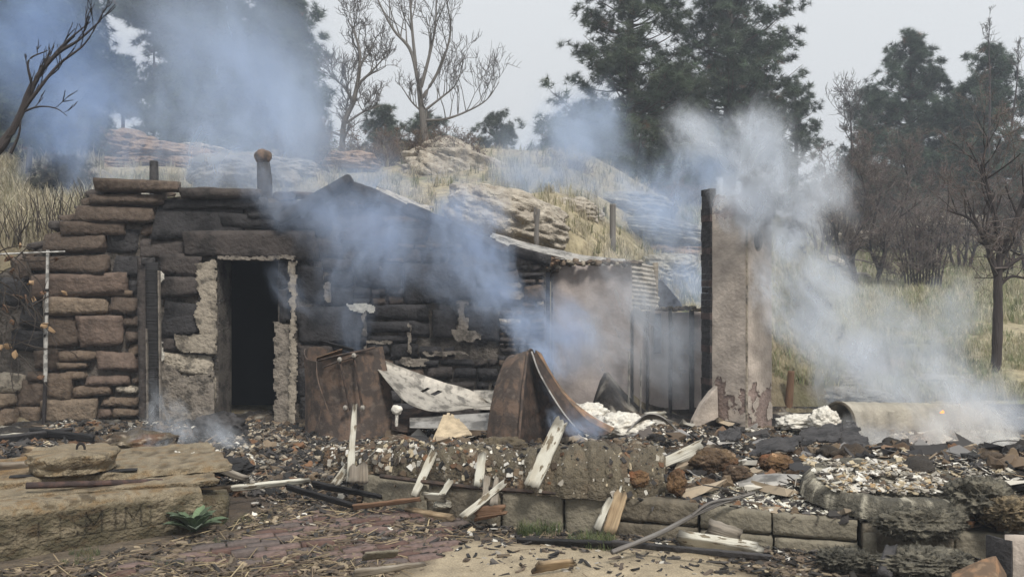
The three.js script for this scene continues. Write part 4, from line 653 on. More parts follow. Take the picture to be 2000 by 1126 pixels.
fibreHeap(at(1800, 1022, 5.32), .27, .10, .13, 3, 420, 'grey fibre mass hanging off the front edge of the ash covered slab');
fibreHeap(at(1915, 972, 5.55), .22, .13, .2, 4, 420, 'grey fibre hump right behind the ash covered slab');
fibreHeap(at(1810, 1098, 4.95), .26, .075, .2, 5, 420, 'low grey fibre pile on the ground below the ash covered slab');
fibreHeap(at(1650, 1092, 5.2), .16, .06, .12, 6, 240, 'small dark fibre clump beside the foundation joint', [0.085, 0.08, 0.062]);
fibreHeap(at(1975, 1000, 5.35), .16, .09, .16, 7, 240, 'brownish fibre block at the right edge above the standing board', [0.16, 0.125, 0.075]);
{
  const t = thing('gutter', 'bent grey metal trough lying open on the white ash', 'metal trough', at(1520, 952, 6.15));
  const g = sheet((u, v) => { const px = lerp(1420, 1640, u), y = 948 - 16 * Math.sin(u * 3.0) * 0.6 + (u > 0.5 ? (u - 0.5) * 4 : 0), d = lerp(6.15, 6.1, u), p = at(px, y, d), w = (v - 0.5) * 2.4, R = 0.085 * Math.sin(Math.pow(u, 0.8) * 3.0 + 0.14); p.y += Math.cos(w) * R - R * 0.5; p.z -= Math.sin(w) * R * 1.3 + 0.02; p.y += 0.01 * noise(u * 7, v * 3); return p; }, 40, 14, 0.004);
  part('trough', uvBox(g.toNonIndexed()), M.tinGrey, t);
  for (const x of [1556, 1602]) part('clip', tube([at(x, 934, 6.02), at(x - 3, 950, 6.0)], 0.004, 0.003, 6), M.tinPale, t);
}
{
  const roofing = (cs, l, s, m = M.charGrey) => { const [a, b, c, d] = cs; solo('roof_sheet', uvBox(sheet((u, v) => { const p = a.clone().lerp(b, u).lerp(d.clone().lerp(c, u), v); p.y += 0.05 * fbm(u * 3, v * 3, s, 4) + 0.008 * Math.sin(v * 60 + u * 9); return p; }, 20, 30, 0.012, (u, v) => { const e = Math.min(u, v, 1 - u, 1 - v); return e > 0.08 * (0.5 + fbm(u * 5, v * 5, s + 3, 3) * 2); }).toNonIndexed()), m, l, 'roof sheet', 'charred roofing sheets'); };
  roofing([at(1458, 892, 6.9), at(1552, 878, 6.8), at(1572, 850, 7.5), at(1485, 855, 7.5)], 'black charred roofing sheet lying below the chimney', 1);
  roofing([at(1556, 868, 7.4), at(1640, 862, 7.3), at(1652, 826, 8.2), at(1565, 838, 8.2)], 'black charred roofing sheet beside the culvert mouth', 2);
  roofing([at(1635, 878, 7.3), at(1718, 884, 7.0), at(1668, 820, 8.6), at(1600, 830, 8.4)], 'ridged grey charred roofing sheet sliding into the ground smoke', 3);
  roofing([at(1405, 862, 7.8), at(1450, 858, 7.8), at(1448, 836, 8.6), at(1400, 842, 8.6)], 'small dark roofing scrap before the flared chimney foot', 4);
}
{ // culvert pipe
  const t = thing('culvert_pipe', 'big pale culvert pipe lying on its side with a dark open mouth', 'pipe', at(1770, 860, 9.6)), a = at(1640, 824, 9.4), b = at(1925, 826, 10.4), R = 0.20;
  const ax = b.clone().sub(a).normalize(), up = V(0, 1, 0), sd = V(0, 0, 0).crossVectors(ax, up);
  const body = sheet((u, v) => { const w = v * 6.2832, r = R * (1 + 0.02 * Math.sin(u * 90)) * (1 + 0.03 * noise(u * 4, Math.cos(w) * 2, Math.sin(w))); return a.clone().lerp(b, u).addScaledVector(up, Math.cos(w) * r).addScaledVector(sd, Math.sin(w) * r); }, 120, 28, 0.02);
  part('barrel', uvBox(body.toNonIndexed()), std(0.34, 0.32, 0.28, { map: rep(tConcrete, 1.2), bump: rep(bGrain, 2.5), bs: 0.01 }), t);
  const e = new THREE.TorusGeometry(R, 0.016, 8, 36); e.applyMatrix4(new THREE.Matrix4().makeBasis(up, sd, ax)); e.translate(a.x, a.y, a.z); part('rim', e, M.concreteBurnt, t);
}
{ // bits at the lower right corner
  const t = thing('board', 'mottled pinkish board panel standing at the lower right corner', 'board', at(1985, 1126, 4.75));
  const g = roughBox(0.2, 0.26, 0.02, { seg: [4, 5, 1], amp: 0.004, seed: 3 }); g.rotateY(-0.25); const c = at(2004, 1094, 4.75); g.translate(c.x, c.y, c.z); part('face', g, M.plasterPink, t);
  const s = roughBox(0.02, 0.25, 0.14, { seg: [1, 5, 3], amp: 0.004, seed: 4 }); s.rotateY(0.5); const c2 = at(1952, 1096, 4.8); s.translate(c2.x, c2.y, c2.z); part('side', s, M.charGrey, t);
  solo('rusty_sheet', uvBox(sheet((u, v) => { const p = at(lerp(1860, 1965, u), lerp(1150, lerp(1120, 1082, Math.sin(Math.min(1, u * 1.25) * 3.14 / 2)) + (u > .75 ? (u - .75) * 160 : 0), v), lerp(4.55, 4.75, v)); p.z += 0.04 * Math.sin(u * 3); p.y += 0.006 * noise(u * 6, v * 6); return p; }, 16, 12, 0.006).toNonIndexed()), M.rustBright, 'torn rusty sheet curling up at the bottom right', 'metal sheet');
  solo('charred_timber', plankGeo(at(1728, 1126, 4.85), at(1740, 1070, 5.0), 0.075, 0.06, 0.05, 44), M.charGrey, 'dark charred timber stub standing in the fibre pile', 'timber');
}
// ------------------------------------------------------------------ torn tanks and tin
{
  const t = thing('rusty_tank', 'torn rusty tank shell with two rods, standing left of the pale tin', 'tank shell', at(680, 832, 9.3));
  const D = 9.3, plan = curve([at(772, 0, D - 0.05), at(735, 0, D - 0.19), at(690, 0, D - 0.30), at(640, 0, D - 0.24), at(604, 0, D), at(594, 0, D + 0.22), at(606, 0, D + 0.42), at(640, 0, D + 0.5)], 60), n = plan.length - 1;
  const topPx = (u) => track([[0, 676], [0.3, 690], [0.5, 706], [0.62, 700], [0.75, 682], [0.9, 676], [1, 680]], u);
  const g = sheet((u, v) => { const i = Math.min(n, Math.floor(u * n)), f = u * n - i, q = plan[i].clone().lerp(plan[Math.min(n, i + 1)], f), yt = at(0, topPx(u), -q.z).y, p = V(q.x, lerp(0.0, yt, v), q.z); p.x += (0.13 * (1 - v)) * (u < 0.5 ? (0.5 - u) * 0.7 : 0.05) - (v) * 0.13 * smooth(0.4, 0, u) ; p.z += 0.02 * fbm(u * 4, v * 3, 2, 3) - 0.05 * Math.sin(v * 3.1); return p; }, 60, 18, 0.008);
  part('shell', uvBox(g.toNonIndexed()), M.rust, t);
  for (const [x0, y0, x1, y1] of [[663, 702, 684, 800], [691, 694, 708, 800]]) { part('rod', tube([at(x0, y0, 8.98), at((x0 + x1) / 2, (y0 + y1) / 2, 8.93), at(x1, y1, 8.97)], 0.012, 0.012, 7), M.rustDark, t); for (const [x, y] of [[x0, y0], [x1 - (x0 < 680 ? 10 : 0), y1 - 4]]) { const k = new THREE.SphereGeometry(0.024, 10, 8), c = at(x, y, 8.95); k.scale(1, 1.1, 0.8); k.translate(c.x, c.y, c.z); part('knob', k, M.tinPale, t); } }
  part('brace', tube([at(631, 717, 9.03), at(668, 703, 8.98), at(700, 694, 8.98)], 0.009, 0.009, 6), M.rustDark, t);
  part('seam', tube(curve([at(618, 705, 9.14), at(620, 740, 9.08), at(640, 800, 9.04)], 8), 0.006, 0.006, 6), M.rust, t);
  part('rim', tube(curve([at(622, 704, 9.08), at(660, 694, 9.0), at(700, 686, 9.02), at(732, 678, 9.11)], 10), 0.012, 0.012, 6), M.rustDark, t);
  solo('tin_flap', uvBox(sheet((u, v) => { const p = at(lerp(618, 668, u), lerp(698, 681, u) + v * 20 * (1 - u * 0.3), 9.5 + 0.15 * Math.sin(v * 2)); return p; }, 10, 8, 0.006).toNonIndexed()), M.rustBright, 'tan curled sheet edge on top of the torn rusty tank', 'metal sheet');
  solo('lath', plankGeo(at(630, 668, 9.9), at(690, 684, 9.7), 0.05, 0.05, 0.012, 5, 0.8), M.char, 'thin dark lath lying on top of the torn rusty tank', 'lath');
}
{ // the big pale twisted sheet
  const top = new THREE.CatmullRomCurve3([at(733, 698, 9.35), at(800, 722, 9.4), at(865, 746, 9.45), at(920, 762, 9.5), at(962, 790, 9.5)]), bot = new THREE.CatmullRomCurve3([at(738, 722, 9.2), at(762, 752, 9.05), at(790, 782, 8.95), at(836, 802, 8.95), at(962, 792, 9.3)]);
  const holes = [[0.60, 0.52, 0.035, 0.10], [0.50, 0.50, 0.03, 0.10]];
  solo('tin_sheet', uvBox(sheet((u, v) => { const p = bot.getPoint(u).lerp(top.getPoint(u), v); p.z -= 0.16 * Math.sin(v * 3.14) * (0.5 + u * 0.3); p.y += 0.012 * fbm(u * 5, v * 4, 3, 3); return p; }, 66, 30, 0.006, (u, v) => !holes.some(([a, b, w, h]) => Math.abs(u - a) < w / 2 && Math.abs(v - b) < h)).toNonIndexed()), M.tinPale, 'long pale twisted tin sheet with two square holes leaning before the burnt wall', 'metal sheet');
  solo('tin_sheet', uvBox(sheet((u, v) => at(lerp(800, 966, u), lerp(lerp(818, 806, u), lerp(832, 838, u), v) - 4 * Math.sin(v * 12), lerp(9.1, 8.6, v)), 24, 24, 0.006).toNonIndexed()), M.tinGrey, 'flat grey tin with folds lying under the twisted sheet', 'metal sheet');
  solo('tin_sheet', uvBox(sheet((u, v) => at(lerp(765, 860, u), lerp(792, 838, v) + 6 * Math.sin(u * 5), lerp(9.6, 8.9, v)), 16, 12, 0.006).toNonIndexed()), M.rustDark, 'shadowed rusty tin lying behind the white shards', 'metal sheet');
  solo('tin_sheet', uvBox(sheet((u, v) => at(lerp(925, 975, u), lerp(762, 800, v) , lerp(10.0, 9.7, v)), 6, 6, 0.006).toNonIndexed()), M.tinPale, 'pale tin corner standing behind the ribbed tank half', 'metal sheet');
  solo('broken_panel', uvBox(sheet((u, v) => { const p = at(lerp(lerp(842, 868, v), lerp(922, 905, v), u), lerp(lerp(866, 848, u), lerp(806, 828, u * u), v), lerp(8.2, 8.6, v)); p.y += 0.012 * fbm(u * 5, v * 5, 7, 3); return p; }, 14, 12, 0.014, (u, v) => noise(u * 4 + 2, 3) * 0.2 + v < 0.96).toNonIndexed()), std(0.46, 0.37, 0.25, { map: rep(tGrain, 2), bump: rep(bGrain, 2), bs: 0.01 }), 'tan crumpled panel piece lying between the two rusty tanks', 'panel');
}
{ // ribbed tank half
  const t = thing('tank_half', 'ribbed rusty tank half standing upright with its curved rim sweeping right', 'tank half', at(1000, 858, 8.5));
  const L = new THREE.CatmullRomCurve3([at(949, 870, 8.55), at(958, 800, 8.55), at(972, 740, 8.6), at(990, 700, 8.65), at(1002, 693, 8.7)]), C = new THREE.CatmullRomCurve3([at(1010, 874, 8.3), at(1016, 800, 8.32), at(1022, 740, 8.38), at(1028, 700, 8.45), at(1033, 684, 8.5)]), Rr = new THREE.CatmullRomCurve3([at(1140, 872, 8.75), at(1112, 808, 8.72), at(1080, 755, 8.7), at(1055, 715, 8.65), at(1040, 685, 8.6)]);
  part('shell', uvBox(sheet((u, v) => { const p = L.getPoint(v).lerp(C.getPoint(v), u); p.z += 0.07 * Math.sin(u * 3.14) + 0.012 * fbm(u * 4, v * 8, 2, 4); p.y += 0.012 * noise(v * 9, u * 5) * smooth(0.9, 1, v); return p; }, 22, 40, 0.012).toNonIndexed()), M.rust, t);
  part('ribbed_wall', uvBox(sheet((u, v) => { const p = C.getPoint(v).lerp(Rr.getPoint(v), u); p.z -= 0.28 * Math.sin(u * 2.4) - 0.014 * Math.pow(Math.abs(Math.sin(v * 20)), 6) ; return p; }, 24, 90, 0.012).toNonIndexed()), M.rustDark, t);
  part('seam', tube(curve([at(1012, 874, 8.27), at(1018, 800, 8.29), at(1023, 745, 8.35), at(1030, 688, 8.46)], 16), 0.014, 0.012, 7, 0.1), M.rust, t);
  const a = new THREE.CatmullRomCurve3([at(1038, 686, 8.6), at(1052, 725, 8.55), at(1080, 775, 8.45), at(1105, 812, 8.35), at(1124, 834, 8.3)]), b = new THREE.CatmullRomCurve3([at(1046, 684, 8.7), at(1074, 730, 8.7), at(1108, 780, 8.6), at(1150, 822, 8.45), at(1192, 846, 8.3)]), e = new THREE.CatmullRomCurve3([at(1056, 690, 8.8), at(1084, 740, 8.8), at(1120, 784, 8.7), at(1165, 818, 8.55), at(1200, 836, 8.4)]);
  part('rim_wall', uvBox(sheet((u, v) => { const p = a.getPoint(u).lerp(b.getPoint(u), v); p.y -= 0.05 * Math.sin(v * 3.14); return p; }, 36, 8, 0.008).toNonIndexed()), M.rustDark, t);
  part('rim_flange', uvBox(sheet((u, v) => b.getPoint(u).lerp(e.getPoint(u), v), 36, 4, 0.012).toNonIndexed()), M.rustBright, t);
  part('rim_edge', tube(a.getPoints(30), 0.010, 0.007, 7), M.tinGrey, t);
  solo('tin_hood', uvBox(sheet((u, v) => { const p = at(lerp(1225, 1325, u), 838, lerp(8.2, 8.7, v)), w = u * 3.14; p.y += Math.sin(w) * (0.16 - v * 0.03) - 0.02 + 0.012 * noise(u * 4, v * 3); return p; }, 20, 12, 0.01).toNonIndexed()), M.tinGrey, 'low arched dark metal hood lying before the plaster wall', 'metal hood');
  plank(at(1262, 812, 8.8), at(1300, 810, 8.7), 0.09, 0.1, 0.02, M.woodWhite, 'pale flat scrap lying on the arched metal hood', 61, 0.9);
}
{ // ash piles against walls
  const pile = (p, sx, sy, sz, sd, l) => { const g = new THREE.IcosahedronGeometry(1, 14), q = g.attributes.position; for (let i = 0; i < q.count; i++) { const v = V(q.getX(i), q.getY(i), q.getZ(i)), n = fbm(v.x * 2.5 + sd, v.y * 2.5, v.z * 2.5, 4), m = Math.abs(noise(v.x * 6 + sd, v.y * 6, v.z * 6)); v.multiplyScalar(1 + 0.5 * n + 0.25 * m); q.setXYZ(i, v.x * sx, v.y * sy, v.z * sz); } weld(g); g.translate(p.x, p.y, p.z); solo('ash_pile', uvBox(g), M.whiteChip, l, 'ash pile', 'piles of white ash'); };
  pile(at(1150, 812, 9.9), .22, .13, .2, 1, 'pale ash pile just right of the ribbed tank half'); pile(at(1215, 832, 9.4), .28, .12, .25, 2, 'grey white crumpled ash pile before the tall plaster panel');
  pile(at(1570, 826, 9.6), .26, .08, .2, 3, 'pale ash pile right of the chimney foot'); pile(at(1610, 822, 9.3), .14, .12, .12, 4, 'crumpled white ash pile before the culvert mouth');
}
{ // broken crockery by the step
  const r = rng(4); [[352, 897, 26, 30, .2, 'upright broken white crockery piece behind the step end'], [372, 898, 22, 26, -.3, 'second white crockery piece leaning right behind the step end'], [398, 915, 40, 18, .9, 'curved white pipe shard lying right of the crockery pieces'], [385, 922, 40, 14, .7, 'dark blue grey shard lying below the crockery pieces']].forEach(([x, y, w, h, a, l], k) => {
    const W = w / FL * 7, Hh = h / FL * 7; const g = sheet((u, v) => V((u - .5) * W, (v - .5) * Hh * (1 + 0.3 * noise(u * 4, k)), Math.sin(u * 3.14) * W * 0.35), 12, 8, 0.014); g.rotateZ(-a); const c = at(x, y, 7 - k * .05); g.translate(c.x, c.y, c.z); solo('crockery_shard', uvBox(g.toNonIndexed()), k === 3 ? M.charGrey : M.whiteChip, l, 'shard'); });
  const sk = at(775, 800, 8.9), g = new THREE.IcosahedronGeometry(0.045, 4), q = g.attributes.position; for (let i = 0; i < q.count; i++) { const n = 1 + 0.6 * fbm(q.getX(i) * 22, q.getY(i) * 22, q.getZ(i) * 22, 3); q.setXYZ(i, q.getX(i) * n * 1.2, q.getY(i) * n, q.getZ(i) * n); } weld(g); g.translate(sk.x, sk.y, sk.z); const fit = thing('pipe_fitting', 'small white melted tap fitting on a stalk beside the torn rusty tank', 'fitting', at(775, 830, 8.9)); part('head', uvBox(g), M.whiteChip, fit); part('stalk', tube([at(775, 806, 8.9), at(774, 832, 8.9)], 0.018, 0.014, 7, 0.2), M.whiteChip, fit);
}
{ // loop of wire
  solo('wire', tube(curve([at(1932, 900, 6.9), at(1925, 880, 6.9), at(1940, 864, 6.9), at(1975, 860, 6.9), at(2010, 864, 6.9)], 20), 0.004, 0.004, 5), M.iron, 'thin dark wire looping up at the right edge', 'wire');
  solo('wire', tube(curve([at(1850, 902, 6.9), at(1880, 890, 6.8), at(1906, 884, 6.8), at(1925, 888, 6.8), at(1915, 900, 6.8)], 16), 0.004, 0.004, 5), M.iron, 'low tangled wire lying on ash before the ground smoke', 'wire');
}
// ------------------------------------------------------------------ rocks on the hill
function boulder(px, py, d, wpx, hpx, dep, mat, label, sd, flat = 1, group = 'sandstone boulders on the slope', rot = 0) {
  const p = at(px, py, d), sx = wpx / 2 / FL * d, sy = hpx / 2 / FL * d, sz = dep / 2, g = new THREE.IcosahedronGeometry(1, 20), q = g.attributes.position;
  for (let i = 0; i < q.count; i++) {
    const v = V(q.getX(i), q.getY(i), q.getZ(i)), n = fbm(v.x * 1.3 + sd, v.y * 1.1, v.z * 1.1, 5), st = noise(v.x * 0.7 + sd, v.y * 5 * flat + v.x * 0.8, v.z * 0.7 + 2), m = fbm(v.x * 4, v.y * 4.5 + sd, v.z * 4, 4), cr = Math.pow(1 - Math.abs(noise(v.x * 1.6 + sd * 2, v.y * 3.2 * flat, v.z * 1.6)), 10);
    const s = Math.pow(Math.abs(v.x), 3) + Math.pow(Math.abs(v.y), 3) + Math.pow(Math.abs(v.z), 3), box = Math.pow(s, -1 / 3) * 0.55 + 0.45;
    v.multiplyScalar(box * (1 + 0.42 * n + 0.02 * st + 0.10 * m - 0.10 * cr)); q.setXYZ(i, v.x * sx, v.y * sy, v.z * sz);
  }
  if (rot) g.rotateZ(rot); weld(g); g.translate(p.x, p.y, p.z); return solo('boulder', uvBox(g), mat, label, 'boulder', group);
}
{
  const A = M.boulder, R = M.boulderRed, G = M.boulderGrey;
  boulder(250, 298, 22, 150, 66, 3, R, 'reddish rounded outcrop under the small lone pine', 1);
  boulder(345, 318, 20.5, 180, 60, 3, R, 'layered reddish rock left of the broad pale boulder', 2, 1.4);
  boulder(275, 330, 20, 190, 40, 2.5, R, 'low red ledge of rock behind the tall dry grass', 3, 1.4);
  boulder(390, 300, 23, 110, 30, 2, A, 'small flat pale rock below the large left pine', 4, 1.4);
  boulder(485, 350, 16.5, 200, 92, 2.2, A, 'broad pale boulder right behind the house roof', 5);
  boulder(165, 355, 17, 80, 66, 1.6, A, 'pale tilted boulder left behind the house beside the juniper', 6, 1, undefined, -0.3);
  boulder(65, 375, 17, 90, 50, 1.5, A, 'low pale boulder at the far left in the dry grass', 7);
  boulder(575, 335, 18, 120, 50, 2, A, 'pale low rock right of the burnt round topped post', 8);
  boulder(665, 322, 19, 150, 46, 2, R, 'brown layered rock at the foot of the left bare tree', 9, 1.5);
  boulder(905, 360, 20, 260, 130, 4, A, 'large sloping rock face right of the tall bare tree', 10, 1.2, undefined, -0.42);
  boulder(1000, 430, 13.6, 250, 110, 1.6, A, 'wide pale rock slab lying just behind the iron roof strip', 11, 1.2, undefined, -0.28);
  boulder(1115, 420, 15.5, 120, 70, 1.5, A, 'rounded pale rock behind the forked dead sapling', 12);
  boulder(1205, 412, 19, 230, 70, 3, G, 'grey green lichened ledge under the large pine trunk', 13, 1.8, undefined, -0.1);
  boulder(1300, 465, 17.5, 260, 60, 3, G, 'long overhanging ledge left of the chimney', 14, 1.8, undefined, -0.16);
  boulder(1260, 500, 17.2, 240, 66, 2.6, R, 'shaded red rock under the long overhanging ledge', 15, 1.4);
  boulder(1300, 530, 14.5, 110, 70, 1.5, G, 'grassy grey rock between rippled iron sheet and chimney', 16);
  boulder(1150, 385, 24, 160, 50, 3, G, 'grey rock behind the smoke left of the pine trunk', 17, 1.6);
  boulder(1080, 520, 11.75, 70, 60, .6, R, 'small reddish rock wedged above the left end of the plaster wall', 30);
  boulder(1590, 745, 12.2, 170, 40, 1, G, 'long flat pale stone on top of the rock pile beside the chimney', 18, 1.2, 'stones of the pile right of the chimney', 0.12);
  boulder(1560, 770, 12, 110, 36, .9, G, 'low stone at the left end of the rock pile', 19, 1.2, 'stones of the pile right of the chimney');
  boulder(1640, 775, 11.8, 120, 50, .9, G, 'grey stone in the middle of the rock pile behind the culvert', 20, 1.2, 'stones of the pile right of the chimney');
  boulder(1700, 782, 11.6, 100, 44, .8, G, 'rounded stone at the right end of the rock pile', 21, 1, 'stones of the pile right of the chimney');
  boulder(1725, 728, 14, 110, 50, 1.2, R, 'single reddish boulder in the smoky grass', 22, 1, undefined);
  boulder(1830, 750, 13, 130, 40, 1, G, 'flat grey rock in the grass left of the big dark trunk', 23, 1.2, undefined);
  boulder(1655, 545, 27, 90, 30, 2, A, 'pale rock under the pair of brown oaks', 24, 1.4);
  boulder(1640, 590, 24, 120, 24, 2, A, 'low pale ledge in the field below the brown oaks', 25, 1.6);
  boulder(1590, 520, 30, 130, 40, 2, A, 'pale rock on the far slope right of the chimney smoke', 26, 1.4);
  boulder(1700, 470, 36, 190, 34, 3, A, 'far pale ledge behind the right brown oak', 27, 1.6);
  boulder(1850, 440, 38, 210, 40, 3, A, 'far pale ledge behind the bush of dark stems', 28, 1.6);
}
// ------------------------------------------------------------------ posts
const post = (px, y0, y1, d, r, mat, label, name = 'fence_post', lean = 0) => { const b = at(px, y1, d), a = at(px + lean, y0, d); b.y -= 0.25; return solo(name, tube([b, b.clone().lerp(a, 0.5), a.clone().lerp(b, 0.03), a], r, r * 0.85, 9, 0.12, px), mat, label, name === 'fence_post' ? 'fence post' : 'post', name === 'fence_post' ? 'old fence posts on the slope' : undefined); };
post(50, 288, 366, 16.5, .055, M.barkGrey, 'leaning grey fence post left of the juniper', 'fence_post', 8);
post(300, 314, 362, 13.8, .068, M.charGrey, 'short thick dark post behind the left roof slab');
post(1197, 398, 500, 14, .05, M.barkGrey, 'tall grey fence post behind the iron strips');
post(1180, 405, 470, 16, .02, M.bark, 'thin stake just left of the tall grey fence post');
post(1030, 385, 425, 15, .075, M.bark, 'short dark stump behind the pale rock slab');
post(1314, 405, 450, 18, .04, M.bark, 'dark post on the ledge left of the chimney');
post(1538, 724, 792, 11.4, .05, M.woodBrown, 'stubby brown post standing by the rock pile', 'stub_post', 8);
{ const t = thing('stove_pipe', 'burnt stump like roof post with a rounded rusty top', 'post', at(516, 380, 12.4)); part('shaft', tube([at(518, 392, 12.4), at(516, 350, 12.4), at(514, 318, 12.4)], 0.105, 0.095, 12, 0.12, 4), M.charGrey, t); const g = new THREE.IcosahedronGeometry(0.115, 6), q = g.attributes.position; for (let i = 0; i < q.count; i++) { const n = 1 + 0.25 * fbm(q.getX(i) * 12, q.getY(i) * 12, q.getZ(i) * 12, 3); q.setXYZ(i, q.getX(i) * n, q.getY(i) * n * 0.9, q.getZ(i) * n); } weld(g); const c = at(513, 306, 12.4); g.translate(c.x, c.y, c.z); part('rounded_top', uvBox(g), M.rust, t); }
{ const t = thing('sapling', 'forked dead sapling stump standing before the wide pale rock', 'sapling', at(1048, 480, 12.6)); part('stem', tube(curve([at(1048, 484, 12.6), at(1048, 450, 12.6), at(1050, 425, 12.6), at(1052, 408, 12.6)], 8), .035, .026, 8, .15), M.barkGrey, t); part('fork', tube(curve([at(1048, 440, 12.6), at(1044, 420, 12.6), at(1046, 404, 12.6)], 6), .02, .014, 7, .1), M.barkGrey, t); }

// ------------------------------------------------------------------ trees
const needleTuft = (() => { const r = rng(9), pos = []; for (let k = 0; k < 30; k++) { const a = r() * 6.28, e = Math.acos(1 - r() * 1.25), d = V(Math.cos(a) * Math.sin(e), Math.cos(e), Math.sin(a) * Math.sin(e)), s = V(0, 0, 0).crossVectors(d, V(r() - .5, r() - .5, r() - .5)).setLength(0.034), o = V(0, (r() - .3) * 0.5, 0), L = 0.7 + r() * 0.5; pos.push(o.x - s.x, o.y - s.y, o.z - s.z, o.x + s.x, o.y + s.y, o.z + s.z, o.x + d.x * L, o.y + d.y * L, o.z + d.z * L); } const g = new THREE.BufferGeometry(); g.setAttribute('position', new THREE.Float32BufferAttribute(pos, 3)); g.computeVertexNormals(); return g; })();
const leafTuft = (() => { const r = rng(19), pos = []; for (let k = 0; k < 12; k++) { const c = V(r() - .5, r() - .5, r() - .5).multiplyScalar(1.7), d = V(r() - .5, r() - .5, r() - .5).setLength(0.32), s = V(r() - .5, r() - .5, r() - .5).cross(d).setLength(0.14); pos.push(c.x - d.x, c.y - d.y, c.z - d.z, c.x + s.x, c.y + s.y, c.z + s.z, c.x + d.x, c.y + d.y, c.z + d.z, c.x - d.x, c.y - d.y, c.z - d.z, c.x + d.x, c.y + d.y, c.z + d.z, c.x - s.x, c.y - s.y, c.z - s.z); } const g = new THREE.BufferGeometry(); g.setAttribute('position', new THREE.Float32BufferAttribute(pos, 3)); g.computeVertexNormals(); return g; })();
// a conifer: outline is a list of [height in pixels from the top of the photograph, half width in pixels]
function conifer(o) {
  const { px, d, base, top, outline, label, seed, n = 110, tuft = 0.24, tone = [0.062, 0.082, 0.052], name = 'pine_tree', group, dens = 1, rise = 0.25, trunkR = 0.16, clear = 0, lean = 0 } = o, r = rng(seed);
  const X = (px - 1000) / FL * d, yOf = (p) => 1.6 - (p - 563) / FL * d, gy = Math.min(landHeight(X, d) - 0.2, yOf(base)), yt = yOf(top), t = thing(name, label, name === 'juniper' ? 'juniper' : 'tree', V(X, gy, -d), group);
  const pts = []; for (let i = 0; i <= 12; i++) { const k = i / 12; pts.push(V(X + lean * k * k + 0.08 * noise(k * 4, seed), lerp(gy, yt, k), -d + 0.08 * noise(k * 4, seed + 5))); }
  part('trunk', tube(pts, trunkR, 0.025, 9, 0.08, seed), M.bark, t);
  const branches = [], tufts = [], yb = yOf(outline[outline.length - 1][0]);
  for (let i = 0; i < n; i++) {
    const k = Math.pow((i + 0.5) / n, 0.85), y = lerp(yt, yb, k), ppx = 563 - (y - 1.6) / d * FL, side = r() * 6.283, R = track(outline, ppx) / FL * d * (0.72 + 0.36 * r());
    const tk = clamp((y - gy) / (yt - gy)), o0 = V(X + lean * tk * tk, y - R * rise * 0.9, -d), dir = V(Math.cos(side), 0, Math.sin(side)), up = rise + (r() - .5) * 0.3 + 0.3 * (1 - k), L = R;
    const bp = []; for (let j = 0; j <= 5; j++) { const s = j / 5; bp.push(o0.clone().addScaledVector(dir, L * s).add(V(0.05 * L * noise(s * 3, i), L * (up * s - 0.12 * Math.sin(s * 3.1)) , 0.05 * L * noise(s * 3, i + 40)))); }
    if (L > 0.3) branches.push(tube(bp, 0.012 + L * 0.012, 0.006, 5));
    const m = Math.ceil((2 + L * 3.7) * dens);
    for (let c = 0; c < m; c++) {
      const s = clear + (1 - clear) * Math.pow(r(), 0.6), base0 = bp[Math.min(5, Math.round(s * 5))], spread = (0.14 + 0.24 * L * (1.05 - s * 0.6)), cp = o0.clone().addScaledVector(dir, L * s).add(V((r() - .5) * 2 * spread, 0, (r() - .5) * 2 * spread)); cp.y = base0.y + (r() - .35) * 0.45 * spread + 0.04;
      const sub = 3 + Math.floor(r() * 3), kk = 0.45 + r() * 1.15;
      for (let q = 0; q < sub; q++) { const p = cp.clone().add(V((r() - .5) * tuft * 1.3, (r() - .4) * tuft * 0.9, (r() - .5) * tuft * 1.3)), dn = V(dir.x * 0.6 + (r() - .5), 0.55 + r() * 0.5, dir.z * 0.6 + (r() - .5)).normalize(), f = kk * (0.85 + r() * 0.3), dead = r() < 0.012 ? 2.2 : 1; tufts.push([facing(p, dn, r() * 6.28, tuft * (0.7 + r() * 0.5)), col(tone[0] * f * dead * (0.9 + r() * 0.2), tone[1] * f, tone[2] * f)]); }
    }
  }
  if (branches.length) part('branches', mergeGeometries(branches), M.bark, t);
  instanced('crown', needleTuft, M.leaf, tufts, t);
  return t;
}
